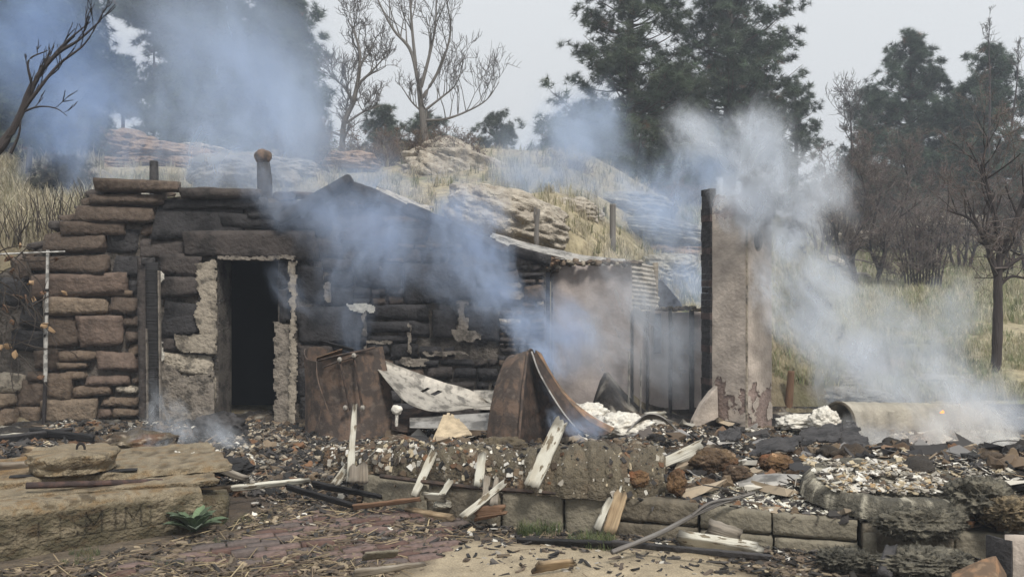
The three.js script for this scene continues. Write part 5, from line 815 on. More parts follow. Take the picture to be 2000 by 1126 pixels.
{
  const P = 'pines on the hill';
  conifer({ px: 40, d: 27, base: 330, top: -190, outline: [[-190, 10], [-60, 90], [40, 150], [150, 170], [240, 150], [320, 120]], label: 'huge dark pine at the left edge hidden in blue smoke', seed: 1, n: 150, dens: 1.5, group: P });
  conifer({ px: 150, d: 30, base: 330, top: -80, outline: [[-80, 10], [0, 46], [80, 58], [200, 62], [260, 50], [310, 40]], label: 'narrower dark pine between the left edge pine and the gap of sky', seed: 2, n: 120, dens: 1.4, group: P });
  conifer({ px: 380, d: 31, base: 330, top: -70, outline: [[-70, 20], [0, 75], [90, 92], [150, 100], [230, 110], [300, 120]], label: 'left half of the big rounded pine mass behind the house', seed: 3, n: 150, dens: 1.5, group: P });
  conifer({ px: 520, d: 29, base: 330, top: -50, outline: [[-50, 15], [0, 45], [50, 90], [130, 112], [220, 120], [300, 118]], label: 'right half of the big rounded pine mass beside the bare trees', seed: 4, n: 160, dens: 1.6, group: P });
  conifer({ px: 440, d: 26, base: 330, top: 150, outline: [[150, 30], [200, 110], [260, 150], [315, 140]], label: 'low dark bushy pine at the foot of the big pine mass', seed: 5, n: 90, dens: 1.5, group: P });
  conifer({ px: 240, d: 34, base: 260, top: 116, outline: [[116, 4], [150, 20], [180, 36], [215, 44]], label: 'small lone pine in the gap of sky on the left', seed: 6, n: 50, tuft: 0.2, dens: 1.2, group: P, trunkR: 0.1 });
  { const t = conifer({ px: 300, d: 30, base: 330, top: -10, outline: [[-10, 60], [20, 90], [50, 50], [60, 20]], label: 'reaching pine limb crossing the gap of sky on the left', seed: 7, n: 34, dens: 1, rise: 0.05, clear: 0.3, group: P, trunkR: 0.05 }); }
  conifer({ px: 745, d: 38, base: 330, top: 212, outline: [[212, 6], [240, 30], [280, 44], [310, 46]], label: 'small dark pine between the two bare trees', seed: 8, n: 44, tuft: 0.22, group: P, trunkR: 0.1 });
  conifer({ px: 830, d: 40, base: 330, top: 232, outline: [[232, 10], [250, 40], [300, 60]], label: 'low dark pine behind the trunk of the tall bare tree', seed: 9, n: 40, tuft: 0.22, group: P, trunkR: 0.1 });
  conifer({ px: 970, d: 42, base: 350, top: 228, outline: [[228, 8], [250, 40], [290, 58], [330, 52]], label: 'hazy rounded pine on the ridge left of the large pines', seed: 10, n: 50, tuft: 0.2, group: P, trunkR: 0.1, tone: [0.055, 0.07, 0.045] });
  conifer({ px: 1232, d: 30, base: 405, top: -150, outline: [[-150, 10], [-60, 70], [20, 96], [100, 112], [160, 130], [215, 160], [270, 195], [330, 190], [380, 140]], label: 'large open crowned pine with visible trunk left of the chimney smoke', seed: 11, n: 165, dens: 0.72, clear: 0.15, group: P, trunkR: 0.24, tone: [0.06, 0.078, 0.046] });
  conifer({ px: 1425, d: 33, base: 400, top: -130, outline: [[-130, 14], [-40, 80], [30, 108], [100, 125], [150, 140], [200, 155], [235, 130], [270, 90], [330, 70]], label: 'largest dense pine standing behind the chimney', seed: 12, n: 190, dens: 0.85, rise: 0.4, group: P, trunkR: 0.26 });
  conifer({ px: 1325, d: 36, base: 420, top: 130, outline: [[130, 10], [180, 50], [230, 75], [320, 95], [400, 80]], label: 'middle pine filling the space between the two large pines', seed: 13, n: 110, dens: 1.2, group: P, tone: [0.05, 0.062, 0.038] });
  conifer({ px: 1160, d: 34, base: 420, top: 205, outline: [[205, 16], [250, 70], [310, 95], [390, 90]], label: 'low pine in smoke left of the large open crowned pine', seed: 14, n: 70, dens: 1.2, group: P, tone: [0.05, 0.062, 0.038] });
  conifer({ px: 1555, d: 40, base: 420, top: 170, outline: [[170, 14], [230, 44], [300, 70], [400, 80]], label: 'small pine at the right foot of the largest pine', seed: 15, n: 60, dens: 1.2, group: P });
  conifer({ px: 1780, d: 40, base: 480, top: 66, outline: [[66, 8], [100, 30], [160, 64], [210, 96], [280, 112], [340, 120], [430, 124]], label: 'pointed pine rising highest on the right side', seed: 16, n: 150, dens: 1.35, rise: 0.35, group: P, tone: [0.06, 0.085, 0.056] });
  conifer({ px: 1935, d: 38, base: 480, top: 92, outline: [[92, 6], [130, 44], [190, 70], [260, 88], [340, 104], [430, 104]], label: 'second pointed pine near the right edge with bare twigs above', seed: 17, n: 130, dens: 1.3, rise: 0.35, group: P, tone: [0.06, 0.085, 0.056] });
  conifer({ px: 1690, d: 44, base: 480, top: 186, outline: [[186, 12], [220, 34], [300, 46], [420, 60]], label: 'smaller pine left of the pointed right pine', seed: 18, n: 70, dens: 1.1, group: P, tone: [0.062, 0.086, 0.058] });
  conifer({ px: 1870, d: 44, base: 480, top: 170, outline: [[170, 10], [230, 40], [320, 60], [430, 80]], label: 'low pine between the two pointed right pines', seed: 19, n: 70, dens: 1.1, group: P });
  conifer({ px: 120, d: 19, base: 345, top: 192, outline: [[192, 16], [220, 50], [270, 66], [320, 66], [340, 50]], label: 'round olive green juniper bush on the left slope', seed: 20, n: 110, tuft: 0.13, dens: 2.2, name: 'juniper', tone: [0.085, 0.095, 0.058], trunkR: 0.06, rise: 0.5 });
  conifer({ px: 40, d: 21, base: 330, top: 180, outline: [[180, 12], [230, 44], [290, 52]], label: 'olive green juniper bush at the left edge behind the dead branch', seed: 21, n: 60, tuft: 0.14, dens: 1.8, name: 'juniper', tone: [0.07, 0.08, 0.05], trunkR: 0.06, rise: 0.5 });
  conifer({ px: 125, d: 15.2, base: 405, top: 318, outline: [[318, 14], [350, 42], [395, 50]], label: 'low grey green bush in the dry grass left of the house', seed: 22, n: 50, tuft: 0.09, dens: 2.4, name: 'juniper', tone: [0.075, 0.07, 0.052], trunkR: 0.03, rise: 0.7 });
}
// bare trees
function bareTree(o) {
  const { stems, d, seed, label, name = 'bare_tree', group, levels = 4, mat = M.barkGrey, twigMat = M.twig, spread = 0.55, shrink = 0.66, kids = 3, leaves = 0, leafTone = [0.13, 0.075, 0.055], up = 0.25, leafSize = 0.09, twigR = 0.006 } = o, r = rng(seed);
  const P0 = at(stems[0].p[0][0], stems[0].p[0][1], d); P0.y = Math.min(P0.y, landHeight(P0.x, d)) - 0.15;
  const t = thing(name, label, name === 'shrub' ? 'shrub' : 'tree', P0, group), big = [], small = [], lv = [];
  const grow = (p, dir, L, R, lev) => {
    const pts = [p.clone()], q = p.clone(), dd = dir.clone(), n = lev > 2 ? 3 : 5;
    for (let j = 0; j < n; j++) { dd.add(V((r() - .5) * 0.35, (r() - .5) * 0.25 + up * 0.12, (r() - .5) * 0.35)).normalize(); q.addScaledVector(dd, L / n); pts.push(q.clone()); }
    (lev < 2 ? big : small).push(tube(pts, R, Math.max(R * 0.5, twigR * 0.6), lev < 2 ? 6 : 4, 0.1, seed));
    if (leaves && lev >= levels - 1) for (let k = 0; k < leaves; k++) { const i = 1 + Math.floor(r() * n), f = 0.6 + r() * 0.8; lv.push([facing(pts[i].clone().add(V((r() - .5) * .2, (r() - .5) * .2, (r() - .5) * .2)), V(r() - .5, r() - .5, r() - .5).normalize(), r() * 6, leafSize * (0.7 + r() * .7)), col(leafTone[0] * f, leafTone[1] * f * (0.85 + r() * 0.3), leafTone[2] * f)]); }
    if (lev >= levels) return;
    const m = kids + (r() < 0.5 ? 1 : 0);
    for (let k = 0; k < m; k++) { const i = Math.max(1, Math.min(n, Math.round(n * (0.3 + 0.75 * (k + r()) / m)))), nd = dd.clone().lerp(V(r() - .5, (r() - .25), r() - .5).normalize(), spread).normalize(); grow(pts[i], nd, L * shrink * (0.7 + r() * 0.5), Math.max(twigR, R * 0.52), lev + 1); }
  };
  for (const s of stems) {
    const pts = s.p.map(([x, y, dz = 0]) => at(x, y, d + dz)); if (s.root) pts[0].y = P0.y;
    const cr = curve(pts, 4 * pts.length), L = cr.length - 1; big.push(tube(cr, s.r0, s.r1, 8, 0.12, seed));
    for (let k = 0; k < s.n; k++) { const f = (s.from ?? 0.25) + (1 - (s.from ?? 0.25)) * (k + r() * 0.9) / s.n, i = Math.min(L, Math.round(f * L)), tan = cr[Math.min(L, i + 1)].clone().sub(cr[Math.max(0, i - 1)]).normalize(), side = V(r() - .5, (r() - .35) * 0.8 + up, r() - .5).normalize(), nd = tan.lerp(side, s.spread ?? 0.6).normalize(); grow(cr[i], nd, s.len * (1.1 - f * 0.45) * (0.7 + r() * 0.5), lerp(s.r0, s.r1, f) * 0.5, 1); }
  }
  part('trunk', mergeGeometries(big), mat, t); if (small.length) part('twigs', mergeGeometries(small), twigMat, t);
  if (lv.length) instanced('dry_leaves', leafTuft, M.leafSoft, lv, t);
  return t;
}
{
  const bt = std(0.11, 0.10, 0.095);
  bareTree({ d: 24, seed: 31, label: 'tall bare tree with many upright limbs in the middle of the hill', twigMat: bt, levels: 4, kids: 2, up: 0.5, stems: [
    { root: 1, p: [[838, 388], [834, 300], [826, 235], [818, 165]], r0: .12, r1: .07, n: 5, len: 0.5, from: 0.5 },
    { p: [[818, 165], [800, 95], [770, 60], [738, 0], [715, -60]], r0: .055, r1: .012, n: 10, len: 1.0, spread: 0.5 }, { p: [[812, 130], [805, 60], [800, -10], [795, -70]], r0: .048, r1: .012, n: 10, len: 0.9, spread: 0.45 }, { p: [[822, 170], [838, 110], [850, 50], [852, -40]], r0: .055, r1: .012, n: 10, len: 0.9, spread: 0.45 }, { p: [[826, 190], [860, 130], [880, 60], [872, 0]], r0: .05, r1: .012, n: 8, len: 0.7, spread: 0.5 },
    { p: [[832, 235], [870, 232], [910, 218], [950, 195], [975, 160]], r0: .04, r1: .008, n: 15, len: 0.9, spread: 0.75 }, { p: [[830, 215], [862, 190], [890, 165], [905, 120]], r0: .035, r1: .008, n: 10, len: 0.8, spread: 0.7 }, { p: [[832, 225], [805, 200], [785, 170]], r0: .03, r1: .01, n: 7, len: 0.5, spread: 0.7 }] });
  bareTree({ d: 22, seed: 32, label: 'smaller gnarled bare tree right of the rounded pine mass', twigMat: bt, levels: 4, kids: 3, up: 0.3, stems: [
    { root: 1, p: [[668, 350], [668, 300], [672, 240], [690, 200]], r0: .085, r1: .055, n: 5, len: 0.6, from: 0.4 }, { p: [[690, 200], [700, 150], [702, 100], [690, 60], [678, 38]], r0: .06, r1: .012, n: 10, len: 0.75, spread: 0.55 }, { p: [[690, 200], [672, 170], [648, 150]], r0: .045, r1: .012, n: 9, len: 0.6, spread: 0.65 }, { p: [[698, 165], [725, 140], [752, 110]], r0: .04, r1: .01, n: 9, len: 0.6, spread: 0.6 }, { p: [[676, 240], [710, 218], [745, 205]], r0: .035, r1: .01, n: 8, len: 0.5, spread: 0.7 }, { p: [[670, 265], [640, 258], [600, 268], [570, 285]], r0: .03, r1: .008, n: 8, len: 0.5, spread: 0.7 }] });
  bareTree({ d: 9.2, seed: 33, label: 'dark dead branch cluster reaching up from the left edge', name: 'dead_branch', twigMat: M.barkDark, mat: M.barkDark, levels: 2, kids: 2, up: 0.4, spread: 0.35, stems: [
    { p: [[-60, 340], [0, 290], [38, 225], [62, 165], [110, 105], [150, 80], [196, 40]], r0: .045, r1: .006, n: 6, len: 0.35, spread: 0.4, from: 0.3 }, { p: [[-40, 320], [20, 255], [50, 200], [75, 150], [120, 90], [176, 42]], r0: .035, r1: .005, n: 5, len: 0.3, spread: 0.4, from: 0.3 }, { p: [[30, 235], [70, 180], [115, 125], [165, 85], [205, 16]], r0: .022, r1: .004, n: 5, len: 0.3, spread: 0.4 }, { p: [[60, 160], [55, 118], [92, 98]], r0: .014, r1: .005, n: 2, len: 0.15 }, { p: [[40, 220], [75, 208], [110, 212], [130, 226]], r0: .011, r1: .003, n: 3, len: 0.2 }, { p: [[20, 300], [36, 262], [40, 232]], r0: .016, r1: .006, n: 1, len: 0.15 }] });
  const oak = { name: 'oak_tree', mat: M.barkDark, twigMat: std(0.13, 0.105, 0.092), levels: 4, kids: 3, spread: 0.7, up: 0.2, leaves: 1, leafSize: 0.042, leafTone: [0.17, 0.128, 0.105], twigR: 0.008, group: 'brown scrub oaks on the right slope' };
  bareTree({ ...oak, d: 25, seed: 41, label: 'brown scrub oak nearest right of the chimney smoke', stems: [{ root: 1, p: [[1676, 615], [1674, 570], [1668, 530], [1655, 480]], r0: .11, r1: .06, n: 6, len: 1.0, from: 0.5 }, { p: [[1670, 540], [1640, 480], [1625, 420], [1610, 370]], r0: .05, r1: .015, n: 9, len: 1.0 }, { p: [[1660, 500], [1680, 440], [1690, 380], [1680, 330]], r0: .05, r1: .015, n: 9, len: 1.0 }] });
  bareTree({ ...oak, d: 25.5, seed: 42, label: 'crooked dark trunked oak in the middle of the right slope', stems: [{ root: 1, p: [[1712, 610], [1712, 560], [1722, 520], [1735, 470]], r0: .09, r1: .05, n: 6, len: 1.0, from: 0.5 }, { p: [[1718, 530], [1700, 480], [1712, 420], [1725, 350]], r0: .045, r1: .014, n: 9, len: 1.0 }, { p: [[1735, 470], [1760, 420], [1775, 360], [1765, 310]], r0: .045, r1: .014, n: 9, len: 1.0 }, { p: [[1716, 560], [1735, 548], [1750, 552]], r0: .02, r1: .008, n: 4, len: 0.5 }] });
  bareTree({ ...oak, d: 24, seed: 43, name: 'shrub', label: 'bush of many dark upright stems left of the big trunk', stems: Array.from({ length: 13 }, (_, k) => ({ root: k === 0, p: [[1772 + k * 5.2, 622], [1768 + k * 6, 540], [1752 + k * 9, 460 - (k % 3) * 22]], r0: .035, r1: .012, n: 5, len: 0.7, from: 0.35 })), levels: 3, group: undefined });
  bareTree({ ...oak, d: 13.2, seed: 44, label: 'big dark trunked oak standing at the right edge of the field', mat: M.barkDark, levels: 4, kids: 2, leaves: 1, leafSize: 0.028, twigR: 0.004, stems: [{ root: 1, p: [[1944, 745], [1948, 680], [1950, 600], [1950, 540], [1956, 480]], r0: .078, r1: .052, n: 4, len: 0.6, from: 0.7 }, { p: [[1950, 545], [1925, 470], [1900, 430], [1850, 410]], r0: .05, r1: .012, n: 12, len: 0.7 }, { p: [[1954, 500], [1985, 430], [2010, 360], [2030, 300]], r0: .05, r1: .012, n: 11, len: 0.7 }, { p: [[1955, 490], [1940, 400], [1920, 330], [1930, 270]], r0: .05, r1: .012, n: 12, len: 0.7 }, { p: [[1952, 530], [2000, 500], [2060, 480]], r0: .04, r1: .012, n: 9, len: 0.6 }, { p: [[1950, 560], [1975, 540], [2010, 545]], r0: .03, r1: .012, n: 7, len: 0.5 }] });
  [[1600, 30, 400], [1640, 33, 360], [1820, 31, 400], [1770, 34, 420], [1880, 30, 420], [1960, 28, 400], [2020, 27, 380]].forEach(([x, d, top], k) => { const b = 563 - (landHeight((x - 1000) / FL * d, d) - 1.6) / d * FL; bareTree({ ...oak, d, seed: 60 + k, levels: 3, kids: 2, leaves: 1, leafSize: 0.06, twigR: 0.007, label: ['brown thicket behind the nearest chimney side oak', 'brown thicket at the foot of the smaller right pine', 'brown thicket behind the bush of dark stems', 'brown thicket under the pointed right pine', 'brown thicket left behind the big right edge oak', 'brown thicket right behind the big oak trunk', 'brown thicket at the right edge of the picture', 'far brown thicket behind the crooked oak', 'far brown thicket between the two pointed pines', 'far brown thicket below the second pointed pine'][k], name: 'thicket', group: undefined, stems: [0, 1, 2, 3].map((q) => ({ root: q === 0, p: [[x - 12 + q * 8, b], [x - 30 + q * 20, lerp(b, top, 0.5)], [x - 50 + q * 34, top + (q % 2) * 30]], r0: .06, r1: .015, n: 8, len: 1.1, from: 0.2 })) }); });
  bareTree({ ...oak, d: 36, seed: 80, leaves: 0, levels: 3, name: 'bare_tree', label: 'thin bare treetop poking above the right edge pine', group: undefined, twigMat: bt, stems: [{ root: 1, p: [[1930, 300], [1934, 150], [1932, 90], [1934, 40]], r0: .05, r1: .008, n: 8, len: 0.6, from: 0.6, spread: 0.4 }, { root: 0, p: [[1975, 260], [1988, 150], [1990, 90]], r0: .04, r1: .008, n: 8, len: 0.6, from: 0.5, spread: 0.4 }] });
  bareTree({ ...oak, d: 35, seed: 81, leaves: 0, levels: 4, name: 'bare_tree', label: 'low bare twiggy tree left of the smaller right pine', group: undefined, twigMat: bt, stems: [{ root: 1, p: [[1662, 420], [1664, 280], [1660, 200]], r0: .06, r1: .012, n: 11, len: 1.1, from: 0.5, spread: 0.6 }] });
  // brush on the near hill
  const brush = { ...oak, leaves: 1, levels: 3, leafSize: 0.05, name: 'shrub', twigR: 0.006, leafTone: [0.14, 0.095, 0.06], group: undefined };
  [[790, 330, 21, 'brown brush around the foot of the tall bare tree'], [720, 345, 20, 'dark brush between the two bare trees'], [880, 345, 19, 'brown brush on the sloping rock right of the tall bare tree'], [1340, 430, 21, 'brush on the ledge left of the chimney'], [1100, 380, 20, 'brush on the rocks under the low smoky pine'], [590, 325, 18, 'brush right of the burnt roof post']].forEach(([x, y, d, label], k) => bareTree({ ...brush, d, seed: 90 + k, label, stems: Array.from({ length: 7 }, (_, q) => ({ root: q === 0, p: [[x - 20 + q * 7, y + 40], [x - 30 + q * 10, y + 5], [x - 44 + q * 15, y - 25 - (q % 3) * 12]], r0: .02, r1: .006, n: 6, len: 0.55, from: 0.15 })) }));
}
{ // dead vine at the left end of the wall
  const r = rng(71), t = thing('vine', 'tangled dead vine with a few tan leaves hanging at the left wall end', 'vine', at(20, 760, 10.0)), st = [], lv = [];
  for (let k = 0; k < 70; k++) { let p = at(-60 + r() * 130, 470 + r() * 230, 9.9 + r() * 0.5), pts = [p.clone()], dd = V(r() - .4, r() - .55, (r() - .3) * 0.6).normalize(); for (let j = 0; j < 7; j++) { dd.add(V((r() - .5) * .9, (r() - .6) * .7, (r() - .5) * .5)).normalize(); p = p.clone().addScaledVector(dd, 0.09); pts.push(p); } st.push(tube(pts, 0.006 + r() * 0.005, 0.003, 5)); if (r() < 0.5) lv.push(pts[4]); }
  part('stems', mergeGeometries(st), M.bark, t);
  const L = M.leafTan = new THREE.MeshPhysicalMaterial({ color: col(0.42, 0.27, 0.14), roughness: 0.9, side: DS, transmission: 0.25, thickness: 0 });
  lv.forEach((p) => { const g = sheet((u, v) => V((u - .5) * 0.07 * Math.sin(v * 3.0 + 0.1), (v - .5) * 0.1, 0.02 * Math.sin(u * 3.1)), 4, 5, 0.002); g.applyMatrix4(mat4(p, r() * 2 - 1, r() * 3, r() * 3, 0.7 + r() * 0.5)); part('leaf', g, r() < 0.4 ? L : M.woodBrown, t); });
  const st2 = []; for (let k = 0; k < 60; k++) { const x = -40 + r() * 220, d = 10.9 + r() * 0.9, b = at(x, 470 - x * 0.3 + r() * 20, d); const pts = [b]; let q = b, dd = V((r() - .5) * .8, 1, (r() - .5) * .4).normalize(); for (let j = 0; j < 4; j++) { dd.add(V((r() - .5) * .5, 0, (r() - .5) * .3)).normalize(); q = q.clone().addScaledVector(dd, 0.09 + r() * 0.06); pts.push(q); } st2.push(tube(pts, 0.007, 0.003, 5)); }
  solo('dead_brush', mergeGeometries(st2), M.bark, 'leafless brush growing along the bank top left of the house roof', 'brush');
}
// ------------------------------------------------------------------ grass, litter and rubble that nobody could count
const bladeTuft = (n, lean, w, sd) => { const r = rng(sd), pos = []; for (let k = 0; k < n; k++) { const a = r() * 6.28, b = V((r() - .5) * 0.5, 0, (r() - .5) * 0.5), h = 0.5 + r() * 0.6, l = lean * (0.4 + r()), m = b.clone().add(V(Math.cos(a) * l * 0.35 * h, h * 0.6, Math.sin(a) * l * 0.35 * h)), t = b.clone().add(V(Math.cos(a) * l * h, h * (1 - l * 0.25), Math.sin(a) * l * h)), s = V(-Math.sin(a), 0, Math.cos(a)).multiplyScalar(w); pos.push(b.x - s.x, b.y, b.z - s.z, b.x + s.x, b.y, b.z + s.z, m.x + s.x * .8, m.y, m.z + s.z * .8, b.x - s.x, b.y, b.z - s.z, m.x + s.x * .8, m.y, m.z + s.z * .8, m.x - s.x * .8, m.y, m.z - s.z * .8, m.x - s.x * .8, m.y, m.z - s.z * .8, m.x + s.x * .8, m.y, m.z + s.z * .8, t.x, t.y, t.z); } const g = new THREE.BufferGeometry(); g.setAttribute('position', new THREE.Float32BufferAttribute(pos, 3)); g.computeVertexNormals(); return g; };
function scatterGrass(name, label, cat, geo, n, region, tones, size, seed, mat = M.leafSoft) {
  const r = rng(seed), list = []; let guard = 0;
  while (list.length < n && guard++ < n * 12) { const p = region(r); if (!p) continue; const c = tones[Math.floor(r() * tones.length)], k = 0.7 + r() * 0.6, s = size * (0.6 + r() * 0.8) * (p.s ?? 1); list.push([mat4(V(p.x, p.y, p.z), (r() - .5) * .2, r() * 6.28, (r() - .5) * .2, s, s * (0.8 + r() * .5), s), col(c[0] * k, c[1] * k, c[2] * k)]); }
  return tag(instanced(name, geo, mat, list), label, cat);
}
const straw = [[0.50, 0.44, 0.32], [0.44, 0.385, 0.27], [0.37, 0.32, 0.215], [0.29, 0.265, 0.17]], green = [[0.075, 0.11, 0.03], [0.10, 0.13, 0.04], [0.15, 0.15, 0.06]];
const G1 = bladeTuft(9, 0.35, 0.022, 1), G2 = bladeTuft(12, 0.5, 0.03, 2);
scatterGrass('dry_grass', 'tall dry straw coloured grass on the slope behind the left of the house', 'grass', G1, 5200, (r) => { const d = 11.6 + Math.pow(r(), 1.3) * 11, px = -200 + r() * 850, x = (px - 1000) / FL * d; if (px > 190 && r() < 0.55) return null; if (fbm(x * .8, d * .8, 3, 3) < -0.12) return null; if (d < 13 && x > -5.3) return null; const p = V(x, landHeight(x, d) - 0.02, -d); p.s = px > 190 ? 0.5 : 1; return p; }, straw, 0.34, 3);
scatterGrass('hill_grass', 'short dry grass between the rocks above the right half of the roof', 'grass', G1, 2300, (r) => { const d = 12.9 + Math.pow(r(), 1.2) * 13, x = (620 + r() * 850 - 1000) / FL * d; if (fbm(x * .9, d * .9, 5, 3) < -0.12) return null; return V(x, landHeight(x, d) - 0.02, -d); }, [...straw, green[2]], 0.2, 4);
scatterGrass('field_grass', 'pale matted grass of the field right of the chimney', 'grass', G2, 15000, (r) => { const d = 11.6 + Math.pow(r(), 1.5) * 26, x = (1330 + r() * 820 - 1000) / FL * d; if (x < 1.9) return null; const b = fbm(x * .5, d * .5, 9, 3); if (b < -0.2) return null; const p = V(x, landHeight(x, d) - 0.02, -d); p.s = 0.7 + 0.8 * smooth(12, 30, d); return p; }, [[0.50, 0.46, 0.33], [0.47, 0.42, 0.28], [0.40, 0.37, 0.24], [0.30, 0.30, 0.16], [0.22, 0.25, 0.12]], 0.17, 5);
const tuftsAt = (name, label, spots, tones, size, n, seed) => { const r = rng(seed), list = []; spots.forEach(([px, d, rad, k = 1]) => { const cx = (px - 1000) / FL * d; for (let i = 0; i < n * k; i++) { const a = r() * 6.28, q = Math.sqrt(r()) * rad, x = cx + Math.cos(a) * q, dd = d + Math.sin(a) * q * 0.6, c = tones[Math.floor(r() * tones.length)], s = size * (0.5 + r() * .8), f = 0.7 + r() * .6; list.push([mat4(V(x, landHeight(x, dd), -dd), (r() - .5) * .3, r() * 6, (r() - .5) * .3, s), col(c[0] * f, c[1] * f, c[2] * f)]); } }); return tag(instanced(name, bladeTuft(7, 0.6, 0.02, seed), M.leafSoft, list), label, 'grass'); };
tuftsAt('grass_tuft', 'green grass tuft growing against the middle of the foundation', [[1052, 5.98, 0.14], [1030, 5.95, 0.08, .5]], green, 0.10, 70, 11);
tuftsAt('grass_tuft', 'green grass tuft growing around the foot of the tan board', [[1150, 5.72, 0.13], [1180, 5.62, 0.09, .6]], green, 0.10, 70, 12);
tuftsAt('path_grass', 'sparse low green weeds on the littered path', [[170, 5.55, 0.10], [760, 4.75, 0.16, 1.2], [840, 4.65, 0.14], [720, 5.05, 0.06, .5], [450, 6.3, 0.2, .8], [520, 6.4, 0.2, .5], [650, 5.6, 0.08, .4], [820, 5.75, 0.06, .5], [250, 4.9, 0.2, .8], [360, 4.75, 0.15], [320, 5.3, 0.12, .5], [420, 5.75, 0.1, .4], [150, 5.35, 0.1, .6]], [[0.06, 0.09, 0.028], [0.09, 0.11, 0.04], [0.20, 0.16, 0.08]], 0.055, 46, 13);
// the leafy plant by the step
{
  const t = thing('leafy_plant', 'broad leaved green rosette plant growing at the right end of the step', 'plant', at(378, 1038, 6.0)), r = rng(17), base = at(378, 1032, 6.0); base.y = 0.02;
  const lm = (k) => new THREE.MeshPhysicalMaterial({ color: col(0.08 * k, 0.115 * k, 0.06 * k), roughness: 0.8, side: DS, transmission: 0.15, thickness: 0, bumpMap: rep(bGrain, 6), bumpScale: 0.004 }), mats = [lm(0.8), lm(1), lm(1.25), lm(2.1)];
  for (let k = 0; k < 19; k++) { const ring = k < 6 ? 0 : k < 13 ? 1 : 2, az = k * 2.4 + r() * 0.4, L = [0.22, 0.21, 0.17][ring] * (0.85 + r() * .3), W = L * 0.38, el = [0.6, 1.0, 1.35][ring] + (r() - .5) * .25, dir = V(Math.cos(az), 0, Math.sin(az)), sd = V(-Math.sin(az), 0, Math.cos(az));
    const g = sheet((u, v) => { const w = W * Math.pow(Math.sin(Math.min(1, 0.06 + v * 0.94) * 3.14), 0.7) * (v < 0.3 ? 0.5 + v * 1.6 : 1), a = el - v * (0.5 + 0.3 * (2 - ring) * 0.5), p = base.clone().addScaledVector(dir, 0.015 + L * v * Math.cos(el - v * 0.35)); p.y += L * (Math.sin(el) * v - 0.22 * v * v); p.addScaledVector(sd, (u - .5) * w); p.y += Math.abs(u - .5) * w * 0.55 + 0.006 * noise(v * 7, u * 3, k); return p; }, 6, 10, 0.0025);
    part('leaf', g, k === 2 || k === 15 ? mats[3] : mats[k % 3], t); }
}
// chips and rubble
const chipGeo = (sd, sx, sy, sz, jag = 0.35) => { const r = rng(sd), g = new THREE.BoxGeometry(1, 1, 1, 2, 1, 2), p = g.attributes.position; for (let i = 0; i < p.count; i++) { const x = p.getX(i), y = p.getY(i), z = p.getZ(i); p.setXYZ(i, (x + jag * noise(x * 3 + sd, y * 3, z * 3 + 5)) * sx, (y + jag * 1.2 * noise(x * 3, y * 3 + sd, z * 3 + 9)) * sy, (z + jag * noise(x * 3 + 4, y * 3, z * 3 + sd)) * sz); } g.computeVertexNormals(); const n = g.toNonIndexed(); n.computeVertexNormals(); return n; };
const rockGeo = (sd) => { const g = new THREE.IcosahedronGeometry(1, 1), p = g.attributes.position; for (let i = 0; i < p.count; i++) { const k = 1 + 0.8 * noise(p.getX(i) * 1.4 + sd, p.getY(i) * 1.4, p.getZ(i) * 1.4); p.setXYZ(i, p.getX(i) * k, p.getY(i) * k * 0.75, p.getZ(i) * k); } g.computeVertexNormals(); return g; };
function litter(name, label, cat, geos, n, region, tones, size, seed, tilt = 0.5, mat = M.loose, lift = 0) {
  geos.forEach((geo, gi) => { const r = rng(seed * 7 + gi), list = []; let guard = 0, m = Math.round(n / geos.length);
    while (list.length < m && guard++ < m * 20) { const q = region(r); if (!q) continue; const [x, d, k = 1] = q, c = tones[Math.floor(r() * tones.length)], f = 0.65 + r() * .7, s = size * (0.35 + Math.pow(r(), 2) * 1.3) * k; list.push([mat4(V(x, groundY(x, d) + s * 0.12 + lift + r() * 0.02 * k, -d), (r() - .5) * tilt * 2, r() * 6.28, (r() - .5) * tilt * 2, s), col(c[0] * f, c[1] * f, c[2] * f)]); }
    tag(instanced(name, geo, mat, list), Array.isArray(label) ? label[gi] : label, cat); });
}
const inDebris = (r) => { const x = -5 + r() * 10.2, f = track(FRONT, x), d = f + 0.04 + Math.pow(r(), 1.35) * 4.6; if (d > 11.2 || (d > 10.35 && x < 0.4)) return null; return [x, d]; };
const rightD = (r) => { const q = inDebris(r); return q && q[0] > -1.4 ? q : null; };
const ashTones = [[0.56, 0.53, 0.46], [0.42, 0.38, 0.31], [0.60, 0.57, 0.51], [0.30, 0.27, 0.225], [0.40, 0.33, 0.22]], charTones = [[0.02, 0.019, 0.018], [0.035, 0.031, 0.028], [0.05, 0.045, 0.042]], earthTones = [[0.10, 0.068, 0.042], [0.075, 0.055, 0.038], [0.14, 0.10, 0.062], [0.15, 0.08, 0.042]];
litter('ash_flakes', ['thin white ash flakes strewn over the burnt ground', 'broader pale ash flakes strewn over the burnt ground', 'curled cream ash scraps strewn over the burnt ground'], 'ash', [chipGeo(1, 1, .12, .7), chipGeo(2, 1.3, .1, .8), chipGeo(3, 1.1, .25, .5)], 21000, (r) => { const q = inDebris(r); if (!q) return null; const b = 1.5 * fbm(q[0] * 1.9, q[1] * 1.9, 12, 3) + (q[0] > 0.9 ? 0.10 : 0) - (q[0] < -0.9 ? 0.09 : 0); return b > -0.04 + r() * 0.16 ? q : null; }, ashTones, 0.034, 21, 0.6);
